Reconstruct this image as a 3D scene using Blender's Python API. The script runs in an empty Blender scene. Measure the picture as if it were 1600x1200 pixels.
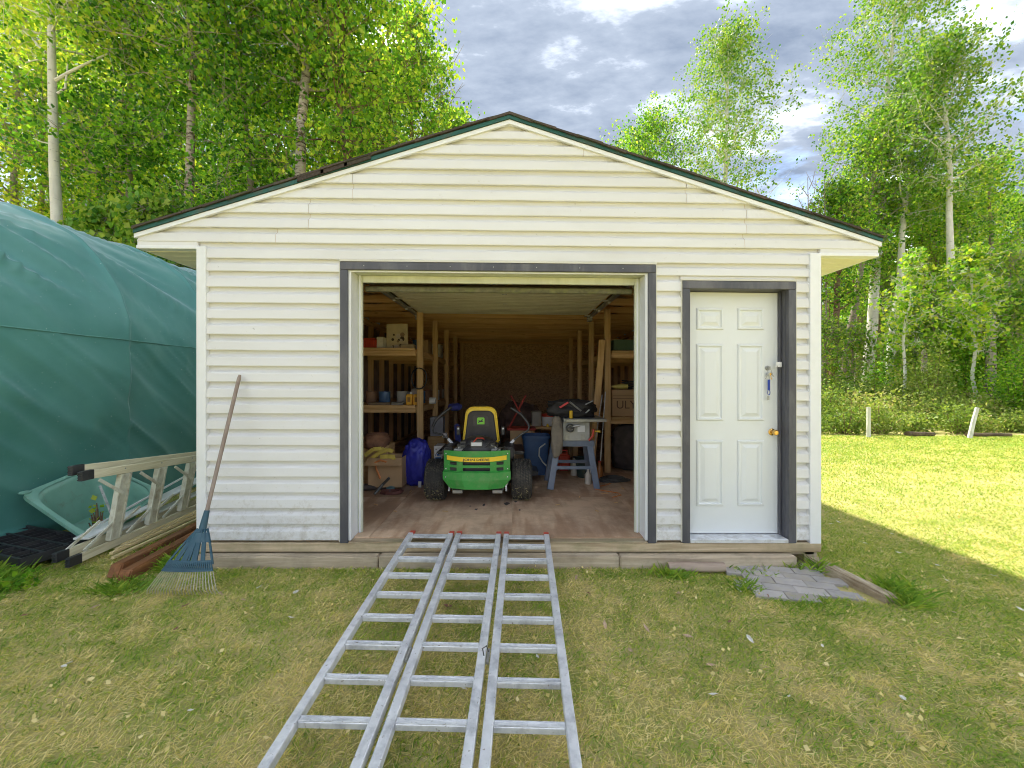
import bpy, bmesh, math, random
import numpy as np
from mathutils import Vector, Matrix
R = math.radians
S = bpy.context.scene
COL = S.collection

# ------------------------------------------------------------------ camera
FPX, CAMD, CAMZ = 628.0, 3.4, 1.5          # focal length in photo pixels (1600 wide), distance to facade, eye height
cd = bpy.data.cameras.new('camera'); cam = bpy.data.objects.new('camera', cd); COL.objects.link(cam)
cd.sensor_width = 36; cd.lens = FPX / 1600 * 36; cd.clip_start = .05; cd.clip_end = 900
cam.location = (0, -CAMD, CAMZ); cam.rotation_euler = (R(90), 0, 0)
S.camera = cam

# ------------------------------------------------------------------ light
SUN = Vector((-.31, .62, 1)).normalized()
el = math.asin(SUN.z); az = math.atan2(SUN.x, SUN.y)
w = bpy.data.worlds.new('World'); S.world = w; w.use_nodes = True
nt = w.node_tree; N = nt.nodes; L = nt.links
for n in list(N): N.remove(n)
out = N.new('ShaderNodeOutputWorld'); bg = N.new('ShaderNodeBackground'); bg.inputs['Strength'].default_value = .15
sky = N.new('ShaderNodeTexSky'); sky.sky_type = 'NISHITA'; sky.sun_disc = False
sky.sun_elevation = el; sky.sun_rotation = az; sky.air_density = 1.0; sky.dust_density = .6; sky.ozone_density = 1.5
SKYX, SKYY = 3.5, 9.1
tc = N.new('ShaderNodeTexCoord')
sep = N.new('ShaderNodeSeparateXYZ'); L.new(tc.outputs['Generated'], sep.inputs[0])
zc = N.new('ShaderNodeMath'); zc.operation = 'MAXIMUM'; zc.inputs[1].default_value = .0; L.new(sep.outputs['Z'], zc.inputs[0])
za = N.new('ShaderNodeMath'); za.operation = 'ADD'; za.inputs[1].default_value = .22; L.new(zc.outputs[0], za.inputs[0])
dx = N.new('ShaderNodeMath'); dx.operation = 'DIVIDE'; L.new(sep.outputs['X'], dx.inputs[0]); L.new(za.outputs[0], dx.inputs[1])
dy = N.new('ShaderNodeMath'); dy.operation = 'DIVIDE'; L.new(sep.outputs['Y'], dy.inputs[0]); L.new(za.outputs[0], dy.inputs[1])
cmb = N.new('ShaderNodeCombineXYZ'); L.new(dx.outputs[0], cmb.inputs[0]); L.new(dy.outputs[0], cmb.inputs[1])
mp = N.new('ShaderNodeMapping'); mp.inputs['Location'].default_value = (SKYX, SKYY, 0); mp.inputs['Rotation'].default_value = (0, 0, R(28)); mp.inputs['Scale'].default_value = (1.0, 2.1, 1)
L.new(cmb.outputs[0], mp.inputs[0])
n1 = N.new('ShaderNodeTexNoise'); n1.inputs['Scale'].default_value = 1.15; n1.inputs['Detail'].default_value = 9
n1.inputs['Roughness'].default_value = .62; n1.inputs['Distortion'].default_value = .5; L.new(mp.outputs[0], n1.inputs['Vector'])
cr = N.new('ShaderNodeValToRGB'); cr.color_ramp.elements[0].position = .20; cr.color_ramp.elements[1].position = .44
L.new(n1.outputs['Fac'], cr.inputs[0])
n2 = N.new('ShaderNodeTexNoise'); n2.inputs['Scale'].default_value = 2.6; n2.inputs['Detail'].default_value = 7; n2.inputs['Roughness'].default_value = .6
L.new(mp.outputs[0], n2.inputs['Vector'])
cc = N.new('ShaderNodeValToRGB')
cc.color_ramp.elements[0].position = .36; cc.color_ramp.elements[0].color = (.44, .55, .75, 1)
cc.color_ramp.elements[1].position = .52; cc.color_ramp.elements[1].color = (.74, .86, 1.06, 1)
e = cc.color_ramp.elements.new(.625); e.color = (1.75, 1.9, 2.15, 1)
e = cc.color_ramp.elements.new(.72); e.color = (98, 100, 104, 1)
L.new(n2.outputs['Fac'], cc.inputs[0])
mx = N.new('ShaderNodeMix'); mx.data_type = 'RGBA'
L.new(cr.outputs[0], mx.inputs[0]); L.new(sky.outputs[0], mx.inputs[6]); L.new(cc.outputs[0], mx.inputs[7])
L.new(mx.outputs[2], bg.inputs[0]); L.new(bg.outputs[0], out.inputs[0])

sl = bpy.data.lights.new('sun', 'SUN'); sun = bpy.data.objects.new('sun', sl); COL.objects.link(sun)
sl.energy = 2.0; sl.angle = R(2); sl.color = (1, .95, .84)
sun.rotation_euler = SUN.to_track_quat('Z', 'Y').to_euler(); sun.location = (0, 0, 30)
S.view_settings.view_transform = 'Standard'; S.view_settings.look = 'None'; S.view_settings.gamma = 1
S.view_settings.use_curve_mapping = False; S.view_settings.exposure = 2.38
S.render.engine = 'CYCLES'
S.cycles.max_bounces = 10; S.cycles.diffuse_bounces = 7; S.cycles.glossy_bounces = 4; S.cycles.transmission_bounces = 6
S.cycles.use_denoising = True; S.cycles.denoising_prefilter = 'ACCURATE'; S.cycles.pixel_filter_type = 'BLACKMAN_HARRIS'; S.cycles.filter_width = 1.05; S.cycles.sample_clamp_indirect = 8

# ------------------------------------------------------------------ photo pixel -> place
def P(px, py, y=0.0):
    d = y + CAMD
    return Vector(((px - 800) / FPX * d, y, CAMZ - (py - 600) / FPX * d))
def G(px, py, z=0.0):
    d = FPX * (CAMZ - z) / (py - 600)
    return Vector(((px - 800) / FPX * d, d - CAMD, z))

# ------------------------------------------------------------------ materials
def newmat(name):
    m = bpy.data.materials.new(name); m.use_nodes = True
    nt = m.node_tree
    for n in list(nt.nodes): nt.nodes.remove(n)
    o = nt.nodes.new('ShaderNodeOutputMaterial'); b = nt.nodes.new('ShaderNodeBsdfPrincipled')
    nt.links.new(b.outputs[0], o.inputs[0])
    return m, nt, b, o
def ramp(nt, src, stops):
    r = nt.nodes.new('ShaderNodeValToRGB'); e = r.color_ramp.elements
    while len(e) < len(stops): e.new(.5)
    for k, (p, c) in enumerate(stops): e[k].position = p; e[k].color = (*c, 1)
    nt.links.new(src, r.inputs[0]); return r.outputs[0]
def coords(nt, scale=(1, 1, 1), rnd=True, rot=(0, 0, 0)):
    t = nt.nodes.new('ShaderNodeTexCoord'); v = t.outputs['Object']
    if rnd:
        oi = nt.nodes.new('ShaderNodeObjectInfo'); m = nt.nodes.new('ShaderNodeMath'); m.operation = 'MULTIPLY'; m.inputs[1].default_value = 37.7
        nt.links.new(oi.outputs['Random'], m.inputs[0])
        a = nt.nodes.new('ShaderNodeVectorMath'); a.operation = 'ADD'; nt.links.new(v, a.inputs[0]); nt.links.new(m.outputs[0], a.inputs[1]); v = a.outputs[0]
    mp = nt.nodes.new('ShaderNodeMapping'); mp.inputs['Scale'].default_value = scale; mp.inputs['Rotation'].default_value = rot
    nt.links.new(v, mp.inputs[0]); return mp.outputs[0]
def noise(nt, vec, scale, detail=5, rough=.55, dist=0):
    n = nt.nodes.new('ShaderNodeTexNoise'); n.inputs['Scale'].default_value = scale; n.inputs['Detail'].default_value = detail
    n.inputs['Roughness'].default_value = rough; n.inputs['Distortion'].default_value = dist
    nt.links.new(vec, n.inputs['Vector']); return n.outputs['Fac']
def mixc(nt, fac, a, b, mode='MIX'):
    m = nt.nodes.new('ShaderNodeMix'); m.data_type = 'RGBA'; m.blend_type = mode
    for s, i in ((fac, 0), (a, 6), (b, 7)):
        if isinstance(s, (int, float)): m.inputs[i].default_value = s
        elif isinstance(s, tuple): m.inputs[i].default_value = (*s, 1)
        else: nt.links.new(s, m.inputs[i])
    return m.outputs[2]
def bump(nt, b, h, strength, dist=.01):
    n = nt.nodes.new('ShaderNodeBump'); n.inputs['Strength'].default_value = strength; n.inputs['Distance'].default_value = dist
    nt.links.new(h, n.inputs['Height']); nt.links.new(n.outputs[0], b.inputs['Normal'])
def sc(c, k): return tuple(min(1, x * k) for x in c)
MATS = {}
def M(name, col=(.5, .5, .5), rough=.5, metal=0, var=.12, scale=9, bmp=.15, stretch=(1, 1, 1), dirt=None, dirtamt=.35, dirtscale=3, pervar=.0, spec=.5, bscale=None):
    """plain material: colour with mottling, optional dirt patches, relief"""
    if name in MATS: return MATS[name]
    m, nt, b, o = newmat(name)
    v = coords(nt, stretch)
    f = noise(nt, v, scale)
    c = ramp(nt, f, [(.3, sc(col, 1 - var)), (.7, sc(col, 1 + var))])
    if dirt:
        f2 = noise(nt, v, dirtscale, 8, .65)
        r2 = ramp(nt, f2, [(.48, (0, 0, 0)), (.72, (dirtamt,) * 3)])
        c = mixc(nt, r2, c, dirt)
    if pervar:
        oi = nt.nodes.new('ShaderNodeObjectInfo')
        hv = ramp(nt, oi.outputs['Random'], [(0, (1 - pervar,) * 3), (1, (1 + pervar,) * 3)])
        c = mixc(nt, 1.0, c, hv, 'MULTIPLY')
    nt.links.new(c, b.inputs['Base Color'])
    b.inputs['Roughness'].default_value = rough; b.inputs['Metallic'].default_value = metal; b.inputs['Specular IOR Level'].default_value = spec
    if bmp: bump(nt, b, noise(nt, v, bscale or scale * 6, 4), bmp, .004)
    MATS[name] = m; return m
def WOOD(name, dark, light, axis='X', rough=.75, grain=26, pervar=.18, stain=None, staina=.5):
    """sawn wood: grain running along one axis"""
    if name in MATS: return MATS[name]
    m, nt, b, o = newmat(name)
    s = {'X': (.06, 1, 1), 'Y': (1, .06, 1), 'Z': (1, 1, .06)}[axis]
    v = coords(nt, s)
    f = noise(nt, v, grain, 7, .6, .6)
    c = ramp(nt, f, [(.3, dark), (.68, light)])
    oi = nt.nodes.new('ShaderNodeObjectInfo')
    c = mixc(nt, 1.0, c, ramp(nt, oi.outputs['Random'], [(0, (1 - pervar,) * 3), (1, (1 + pervar * .6,) * 3)]), 'MULTIPLY')
    v2 = coords(nt)
    if stain:
        c = mixc(nt, ramp(nt, noise(nt, v2, 4, 8, .7), [(.45, (0, 0, 0)), (.7, (staina,) * 3)]), c, stain)
    vo = nt.nodes.new('ShaderNodeTexVoronoi'); vo.inputs['Scale'].default_value = 5; nt.links.new(coords(nt, tuple(.35 if k < .5 else 1 for k in s)), vo.inputs['Vector'])
    kn = ramp(nt, vo.outputs['Distance'], [(.02, (.55, .55, .55)), (.09, (0, 0, 0))])
    c = mixc(nt, kn, c, sc(dark, .45))
    nt.links.new(c, b.inputs['Base Color']); b.inputs['Roughness'].default_value = rough; b.inputs['Specular IOR Level'].default_value = .25
    bump(nt, b, f, .35, .004)
    MATS[name] = m; return m
def LEAF(name, stops, trans=.45, rough=.5):
    if name in MATS: return MATS[name]
    m, nt, b, o = newmat(name)
    a = nt.nodes.new('ShaderNodeAttribute'); a.attribute_name = 'tint'
    c = ramp(nt, a.outputs['Fac'], stops)
    nt.links.new(c, b.inputs['Base Color']); b.inputs['Roughness'].default_value = rough; b.inputs['Specular IOR Level'].default_value = .3
    t = nt.nodes.new('ShaderNodeBsdfTranslucent')
    c2 = mixc(nt, 1.0, c, (1.35, 1.3, .7), 'MULTIPLY'); nt.links.new(c2, t.inputs[0])
    mxs = nt.nodes.new('ShaderNodeMixShader'); mxs.inputs[0].default_value = trans
    nt.links.new(b.outputs[0], mxs.inputs[1]); nt.links.new(t.outputs[0], mxs.inputs[2]); nt.links.new(mxs.outputs[0], o.inputs[0])
    MATS[name] = m; return m

siding_m = M('vinyl_siding', (.705, .70, .70), .42, var=.025, scale=2.5, bmp=.05, stretch=(.25, 1, 1), dirt=(.40, .37, .27), dirtamt=.22, dirtscale=2.2, pervar=.025)
def speckle(m, thr, col, scale):
    nt = m.node_tree; b = [n for n in nt.nodes if n.type == 'BSDF_PRINCIPLED'][0]; src = b.inputs['Base Color'].links[0].from_socket
    c = mixc(nt, ramp(nt, noise(nt, coords(nt), scale, 3, .6), [(thr, (0, 0, 0)), (thr + .03, (.8,) * 3)]), src, col); nt.links.new(c, b.inputs['Base Color'])
speckle(siding_m, .74, (.2, .17, .12), 34)
def splash(m):
    nt = m.node_tree; b = [n for n in nt.nodes if n.type == 'BSDF_PRINCIPLED'][0]; src = b.inputs['Base Color'].links[0].from_socket
    t = nt.nodes.new('ShaderNodeTexCoord'); s = nt.nodes.new('ShaderNodeSeparateXYZ'); nt.links.new(t.outputs['Object'], s.inputs[0])
    g = nt.nodes.new('ShaderNodeMapRange'); g.inputs[1].default_value = .18; g.inputs[2].default_value = .75; g.inputs[3].default_value = .20; g.inputs[4].default_value = 0; nt.links.new(s.outputs['Z'], g.inputs[0])
    a = nt.nodes.new('ShaderNodeMath'); a.operation = 'ADD'; nt.links.new(noise(nt, coords(nt), 16, 8, .75), a.inputs[0]); nt.links.new(g.outputs[0], a.inputs[1])
    nt.links.new(mixc(nt, ramp(nt, a.outputs[0], [(.62, (0, 0, 0)), (.84, (.5,) * 3)]), src, (.32, .27, .18)), b.inputs['Base Color'])
splash(siding_m)
white_m = M('white_trim', (.77, .78, .80), .4, var=.03, scale=5, bmp=.04, dirt=(.5, .5, .42), dirtamt=.25, dirtscale=5)
cream_m = M('cream_trim', (.62, .60, .53), .45, var=.03, bmp=.03, dirt=(.45, .45, .3), dirtamt=.3)
jamb_m = M('jamb_paint', (.66, .68, .58), .5, var=.05, scale=6, bmp=.08, stretch=(1, 1, .2), dirt=(.3, .33, .16), dirtamt=.4, dirtscale=5)
casing_m = M('casing_paint', (.072, .072, .086), .5, var=.2, scale=8, bmp=.2, stretch=(1, 1, .25), dirt=(.25, .24, .24), dirtamt=.4, dirtscale=7)
doorwhite_m = M('door_paint', (.73, .755, .765), .35, var=.02, scale=3, bmp=.03, dirt=(.5, .47, .38), dirtamt=.12, dirtscale=3)
green_edge_m = M('drip_edge_green', (.016, .085, .062), .4, .3, var=.25, scale=7, bmp=.1, dirt=(.12, .07, .04), dirtamt=.7, dirtscale=5)
shingle_m = M('asphalt_shingle', (.065, .05, .042), .95, var=.35, scale=60, bmp=.6, pervar=.3, dirt=(.03, .05, .02), dirtamt=.6)
soffit_m = M('soffit_vinyl', (.74, .72, .58), .5, var=.05, bmp=.05)
stud_m = WOOD('stud_pine', (.56, .34, .15), (.80, .56, .29), 'Z')
joist_m = WOOD('joist_pine', (.55, .31, .12), (.78, .52, .25), 'X')
shelf_m = WOOD('shelf_pine', (.55, .33, .14), (.80, .56, .28), 'X')
shelfy_m = WOOD('shelf_edge_pine', (.55, .33, .14), (.80, .54, .27), 'Y')
sheath_m = M('wall_sheathing', (.54, .36, .22), .9, var=.3, scale=6, bmp=.2)
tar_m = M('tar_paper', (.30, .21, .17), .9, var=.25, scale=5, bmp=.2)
sill_m = WOOD('sill_timber', (.34, .25, .15), (.60, .49, .33), 'X', stain=(.20, .20, .09), staina=.55)
beam_m = WOOD('foundation_timber', (.36, .28, .19), (.62, .52, .38), 'X', stain=(.2, .17, .12), staina=.5)
ply_m = None
def plywood():
    m, nt, b, o = newmat('plywood_floor')
    v = coords(nt, (1.0, .16, 1))
    wv = nt.nodes.new('ShaderNodeTexWave'); wv.wave_type = 'RINGS'; wv.inputs['Scale'].default_value = 6; wv.inputs['Distortion'].default_value = 5
    wv.inputs['Detail'].default_value = 4; wv.inputs['Detail Scale'].default_value = 1.3; nt.links.new(v, wv.inputs['Vector'])
    c = ramp(nt, wv.outputs['Fac'], [(.15, (.47, .30, .185)), (.5, (.57, .385, .25)), (.85, (.66, .475, .32))])
    v2 = coords(nt)
    c = mixc(nt, ramp(nt, noise(nt, v2, 2.2, 8, .7), [(.42, (0, 0, 0)), (.62, (.6,) * 3)]), c, (.28, .175, .115))
    c = mixc(nt, ramp(nt, noise(nt, v2, 60, 3), [(.62, (0, 0, 0)), (.72, (.6,) * 3)]), c, (.5, .42, .33))
    nt.links.new(c, b.inputs['Base Color']); b.inputs['Roughness'].default_value = .8; b.inputs['Specular IOR Level'].default_value = .2
    bump(nt, b, noise(nt, v2, 80, 4), .4, .003); return m
ply_m = plywood()
def osb():
    m, nt, b, o = newmat('osb_board')
    v = coords(nt, (1, 1, 1.6))
    vo = nt.nodes.new('ShaderNodeTexVoronoi'); vo.inputs['Scale'].default_value = 26; nt.links.new(v, vo.inputs['Vector'])
    c = ramp(nt, vo.outputs['Color'], [(.1, (.50, .30, .14)), (.5, (.66, .43, .22)), (.9, (.80, .57, .32))])
    nt.links.new(c, b.inputs['Base Color']); b.inputs['Roughness'].default_value = .8; bump(nt, b, vo.outputs['Distance'], .2, .003); return m
osb_m = osb()
alu_m = M('aluminium', (.74, .74, .745), .5, .35, var=.12, scale=14, bmp=.15, dirt=(.30, .31, .34), dirtamt=.75, dirtscale=9)
speckle(alu_m, .66, (.25, .2, .14), 60)
steel_m = M('galvanised_steel', (.42, .42, .40), .45, .8, var=.2, scale=14, bmp=.1)
darkmetal_m = M('dark_metal', (.10, .10, .095), .5, .5, var=.3, scale=10)
red_m = M('red_plastic', (.55, .06, .03), .45, var=.15)
black_m = M('black_plastic', (.030, .030, .033), .42, var=.25, bmp=.1, dirt=(.12, .11, .1), dirtamt=.35)
rubber_m = M('tyre_rubber', (.035, .033, .030), .8, var=.25, bmp=.3, dirt=(.17, .14, .09), dirtamt=.6, dirtscale=9)
mgreen_m = M('mower_green', (.040, .28, .05), .34, var=.05, bmp=.02, dirt=(.20, .24, .12), dirtamt=.45, dirtscale=12)
speckle(mgreen_m, .68, (.3, .28, .15), 50)
myellow_m = M('mower_yellow', (.85, .58, .03), .35, var=.05, bmp=.02)
brass_m = M('brass', (.72, .45, .14), .25, .9, var=.1, bmp=.02)

# ------------------------------------------------------------------ mesh builder
OFF = {}                                   # things whose parts are given in world coordinates
class MB:
    def __init__(s): s.v = []; s.f = []
    def add(s, vs, fs):
        o = len(s.v); s.v += [tuple(v) for v in vs]; s.f += [tuple(i + o for i in f) for f in fs]; return s
    def box(s, x0, x1, y0, y1, z0, z1):
        return s.add([(x0, y0, z0), (x1, y0, z0), (x1, y1, z0), (x0, y1, z0), (x0, y0, z1), (x1, y0, z1), (x1, y1, z1), (x0, y1, z1)],
                     [(0, 3, 2, 1), (4, 5, 6, 7), (0, 1, 5, 4), (1, 2, 6, 5), (2, 3, 7, 6), (3, 0, 4, 7)])
    def bar(s, a, b, wd, ht, up=(0, 0, 1)):
        """box beam from a to b, wd across, ht along up"""
        a = Vector(a); b = Vector(b); t = (b - a).normalized(); u = Vector(up); sd = t.cross(u).normalized(); u = sd.cross(t).normalized()
        vs = [p + sd * (i * wd / 2) + u * (j * ht / 2) for p in (a, b) for i, j in ((-1, -1), (1, -1), (1, 1), (-1, 1))]
        return s.add(vs, [(0, 1, 2, 3), (7, 6, 5, 4), (0, 4, 5, 1), (1, 5, 6, 2), (2, 6, 7, 3), (3, 7, 4, 0)])
    def tube(s, pts, rs, n=8, cap=True):
        pts = [Vector(p) for p in pts]
        if not hasattr(rs, '__len__'): rs = [rs] * len(pts)
        rings = []; prev = None
        for k, p in enumerate(pts):
            t = (pts[min(k + 1, len(pts) - 1)] - pts[max(k - 1, 0)]).normalized()
            if prev is None: prev = t.orthogonal().normalized()
            u = (prev - t * prev.dot(t)).normalized(); prev = u; v2 = t.cross(u)
            rings.append([p + (u * math.cos(a) + v2 * math.sin(a)) * rs[k] for a in [2 * math.pi * j / n for j in range(n)]])
        vs = [q for r in rings for q in r]; fs = []
        for k in range(len(pts) - 1):
            for j in range(n): fs.append((k * n + j, k * n + (j + 1) % n, (k + 1) * n + (j + 1) % n, (k + 1) * n + j))
        if cap: fs += [tuple(range(n))[::-1], tuple(range((len(pts) - 1) * n, len(pts) * n))]
        return s.add(vs, fs)
    def lathe(s, prof, n=20, c=(0, 0, 0), axis='Z'):
        """prof: list of (radius, height)"""
        vs = []
        for r, h in prof:
            for j in range(n):
                a = 2 * math.pi * j / n; q = (r * math.cos(a), r * math.sin(a), h)
                if axis == 'Y': q = (q[0], q[2], q[1])
                if axis == 'X': q = (q[2], q[0], q[1])
                vs.append((q[0] + c[0], q[1] + c[1], q[2] + c[2]))
        fs = [(k * n + j, k * n + (j + 1) % n, (k + 1) * n + (j + 1) % n, (k + 1) * n + j) for k in range(len(prof) - 1) for j in range(n)]
        fs += [tuple(range(n)), tuple(range((len(prof) - 1) * n, len(prof) * n))]
        return s.add(vs, fs)
    def prism(s, poly, y0, y1):
        """poly in x,z extruded along y"""
        n = len(poly)
        vs = [(x, y0, z) for x, z in poly] + [(x, y1, z) for x, z in poly]
        fs = [tuple(range(n)), tuple(range(n, 2 * n))[::-1]] + [(i, i + n, (i + 1) % n + n, (i + 1) % n) for i in range(n)]
        return s.add(vs, fs)
    def prismx(s, poly, x0, x1):
        """poly in y,z extruded along x"""
        n = len(poly)
        vs = [(x0, y, z) for y, z in poly] + [(x1, y, z) for y, z in poly]
        fs = [tuple(range(n)), tuple(range(n, 2 * n))[::-1]] + [(i, i + n, (i + 1) % n + n, (i + 1) % n) for i in range(n)]
        return s.add(vs, fs)
    def mesh(s, name, bevel=0, smooth=False, segs=1):
        me = bpy.data.meshes.new(name); bm = bmesh.new()
        vv = [bm.verts.new(v) for v in s.v]
        for f in s.f:
            try: bm.faces.new([vv[i] for i in f])
            except ValueError: pass
        bmesh.ops.remove_doubles(bm, verts=bm.verts, dist=1e-5)
        bmesh.ops.recalc_face_normals(bm, faces=bm.faces)
        if bevel:
            es = [e for e in bm.edges if len(e.link_faces) == 2 and e.calc_face_angle(0) > .5]
            bmesh.ops.bevel(bm, geom=es, offset=bevel, segments=segs, affect='EDGES', clamp_overlap=True)
        if smooth:
            for f in bm.faces: f.smooth = True
            for e in bm.edges:
                if len(e.link_faces) == 2 and e.calc_face_angle(0) > R(40): e.smooth = False
        bm.to_mesh(me); bm.free(); return me
    def build(s, name, mat, parent=None, bevel=0, smooth=False, segs=1):
        r = parent
        while r is not None and r.parent is not None: r = r.parent
        if r is not None and r.name in OFF:
            q = OFF[r.name]; s.v = [(v[0] - q[0], v[1] - q[1], v[2] - q[2]) for v in s.v]
        me = s.mesh(name, bevel, smooth, segs); me.materials.append(mat)
        return link(name, me, parent)
def link(name, me, parent=None):
    o = bpy.data.objects.new(name, me); COL.objects.link(o); o.parent = parent; return o
def tag(o, label=None, cat=None, group=None, kind=None):
    if label: o['label'] = label
    if cat: o['category'] = cat
    if group: o['group'] = group
    if kind: o['kind'] = kind
    return o
def thing(name, label, cat, loc=(0, 0, 0), rz=0, group=None):
    o = bpy.data.objects.new(name, None); COL.objects.link(o); o.empty_display_size = .1
    o.location = loc; o.rotation_euler = (0, 0, rz); return tag(o, label, cat, group)
def wthing(name, label, cat, loc, group=None):
    o = thing(name, label, cat, loc, 0, group); OFF[o.name] = tuple(loc); return o
def copy_tree(o, parent=None):
    c = o.copy(); COL.objects.link(c); c.parent = parent
    for ch in o.children: copy_tree(ch, c)
    return c
def text(name, body, size, mat, parent, mtx, extrude=.0006, bold=0):
    cu = bpy.data.curves.new(name, 'FONT'); cu.body = body; cu.size = size; cu.align_x = 'CENTER'; cu.align_y = 'CENTER'; cu.extrude = extrude; cu.offset = bold
    cu.materials.append(mat); o = bpy.data.objects.new(name, cu); COL.objects.link(o); bpy.context.view_layer.update()
    me = bpy.data.meshes.new_from_object(o.evaluated_get(bpy.context.evaluated_depsgraph_get())); bpy.data.objects.remove(o)
    if not me.materials: me.materials.append(mat)
    o = link(name, me, parent); o.matrix_local = mtx; return o
def npmesh(name, verts, faces_flat, nper, mat, tint=None):
    me = bpy.data.meshes.new(name); nv = len(verts); nf = len(faces_flat) // nper
    me.vertices.add(nv); me.vertices.foreach_set('co', verts.astype(np.float32).ravel())
    me.loops.add(nf * nper); me.loops.foreach_set('vertex_index', faces_flat.astype(np.int32))
    me.polygons.add(nf); me.polygons.foreach_set('loop_start', np.arange(0, nf * nper, nper, dtype=np.int32))
    me.polygons.foreach_set('loop_total', np.full(nf, nper, dtype=np.int32))
    if tint is not None:
        a = me.attributes.new('tint', 'FLOAT', 'POINT'); a.data.foreach_set('value', tint.astype(np.float32))
    me.update(); me.materials.append(mat); return me
_rn = np.random.RandomState(5)
_grid = _rn.rand(256, 256)
def vnoise(x, y, s):
    x = np.asarray(x) * s + 100; y = np.asarray(y) * s + 100
    i = np.floor(x).astype(int); j = np.floor(y).astype(int); u = x - i; v = y - j; u = u * u * (3 - 2 * u); v = v * v * (3 - 2 * v)
    g = lambda a, b: _grid[a % 256, b % 256]
    return (g(i, j) * (1 - u) + g(i + 1, j) * u) * (1 - v) + (g(i, j + 1) * (1 - u) + g(i + 1, j + 1) * u) * v

# ================================================================== GROUND
def ground_mat():
    m, nt, b, o = newmat('lawn_soil')
    v = coords(nt, rnd=False)
    c = ramp(nt, noise(nt, v, 2.3, 8, .65), [(.35, (.27, .32, .05)), (.50, (.44, .39, .12)), (.62, (.57, .47, .20))])
    c = mixc(nt, ramp(nt, noise(nt, v, 55, 5, .7), [(.35, (0, 0, 0)), (.7, (.6,) * 3)]), c, (.56, .47, .25))
    c = mixc(nt, ramp(nt, noise(nt, v, 90, 4, .7), [(.55, (0, 0, 0)), (.75, (.75,) * 3)]), c, (.15, .11, .06))
    nt.links.new(c, b.inputs['Base Color']); b.inputs['Roughness'].default_value = .95; b.inputs['Specular IOR Level'].default_value = .1
    bump(nt, b, noise(nt, v, 40, 6, .7), .8, .02); return m
nx, ny = 120, 110
gx = np.concatenate([np.linspace(-400, -12, 14), np.linspace(-11, 20, nx - 28), np.linspace(21, 400, 14)])
gy = np.concatenate([np.linspace(-120, -5, 8), np.linspace(-4.6, 26, ny - 20), np.linspace(27, 600, 12)])
GX, GY = np.meshgrid(gx, gy, indexing='ij')
def gz(x, y):
    x = np.asarray(x, float); y = np.asarray(y, float)
    h = (vnoise(x, y, .8) - .5) * .03 + (vnoise(x, y, 3.1) - .5) * .012
    near = np.clip((np.abs(x) - 2.4) / .6 + np.clip(-y - .02, 0, 9) * 2.5, 0, 1)
    far = np.clip((y - 9.5) / 6, 0, 1) * .35 * np.clip((x - 3) / 4, 0, 1)
    inshed = (np.abs(x) < 2.7) & (y > -.02)
    return np.where(inshed, -.06, h * near - .006) + far
GZ = gz(GX, GY)
idx = np.arange(nx * ny).reshape(nx, ny)
q = np.stack([idx[:-1, :-1], idx[1:, :-1], idx[1:, 1:], idx[:-1, 1:]], -1).reshape(-1)
me = npmesh('ground', np.stack([GX, GY, GZ], -1).reshape(-1, 3), q, 4, ground_mat())
for p in me.polygons: p.use_smooth = True
tag(link('ground', me), 'patchy lawn of green and straw coloured grass around the shed', 'ground', kind='structure')

# ================================================================== SHED
shed = thing('shed', 'beige vinyl sided single garage shed with low gable roof and open overhead door', 'shed', (0, 0, 0))
FZ = .195                                  # plywood floor level
XL, XR = -2.62, 2.565
DEPTH = 7.95
ROOF0 = 2.722; SLOPE = .318; AX = -.02     # gable line: top of wall siding
EX0, EX1 = -3.14, 3.07
def rakez(x): return ROOF0 + SLOPE * ((x - EX0) if x < AX else (EX1 - x))
def xl(z): return EX0 + max(0, (z - ROOF0) / SLOPE)
def xr(z): return EX1 - max(0, (z - ROOF0) / SLOPE)
srnd = random.Random(3)
def course(z0, h, x0, x1, ytop=None, slant=False, top=1.0):
    """one clapboard course: flat lower face, scooped upper face, turned-under butt"""
    j = srnd.uniform(-.0008, .0008)
    prof = [(-.001, z0 + .004), (-.033 + j, z0), (-.036 + j, z0 + .006), (-.031 + j, z0 + .56 * h), (-.025, z0 + .62 * h), (-.0055, z0 + .77 * h), (-.0025, z0 + h), (-.002, z0 + h + .012)]
    mb = MB(); n = len(prof); ns = max(1, int((x1 - x0) / .22)) if abs(x0) < 8 and abs(x1) < 8 else 22; vs = []
    wv = [(srnd.uniform(-.0016, .0012), srnd.uniform(-.0013, .0013)) for _ in range(ns + 1)]; wv[0] = wv[-1] = (0, 0)
    for y, z in prof:
        zz = min(z, ytop) if ytop else z
        a, b = (max(x0, xl(zz)), min(x1, xr(zz))) if slant else (x0, x1)
        if b - a < .004: a = b = (a + b) / 2
        for q in range(ns + 1): vs.append((a + (b - a) * q / ns, y + wv[q][0] * (abs(y) > .01), zz + wv[q][1] * (abs(y) > .006)))
    mb.add(vs, [(k * (ns + 1) + q, k * (ns + 1) + q + 1, (k + 1) * (ns + 1) + q + 1, (k + 1) * (ns + 1) + q) for k in range(n - 1) for q in range(ns)])
    me = mb.mesh('siding_board'); me.materials.append(siding_m); return link('siding_board', me, shed)
rows = [.19 + .1313 * k for k in range(18)]                 # up to 2.422
GD0, GD1, GDT = -1.435, 1.202, 2.505                         # garage casing, outer
ED0, ED1, EDT = 1.424, 2.371, 2.374                          # entry casing, outer
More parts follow.
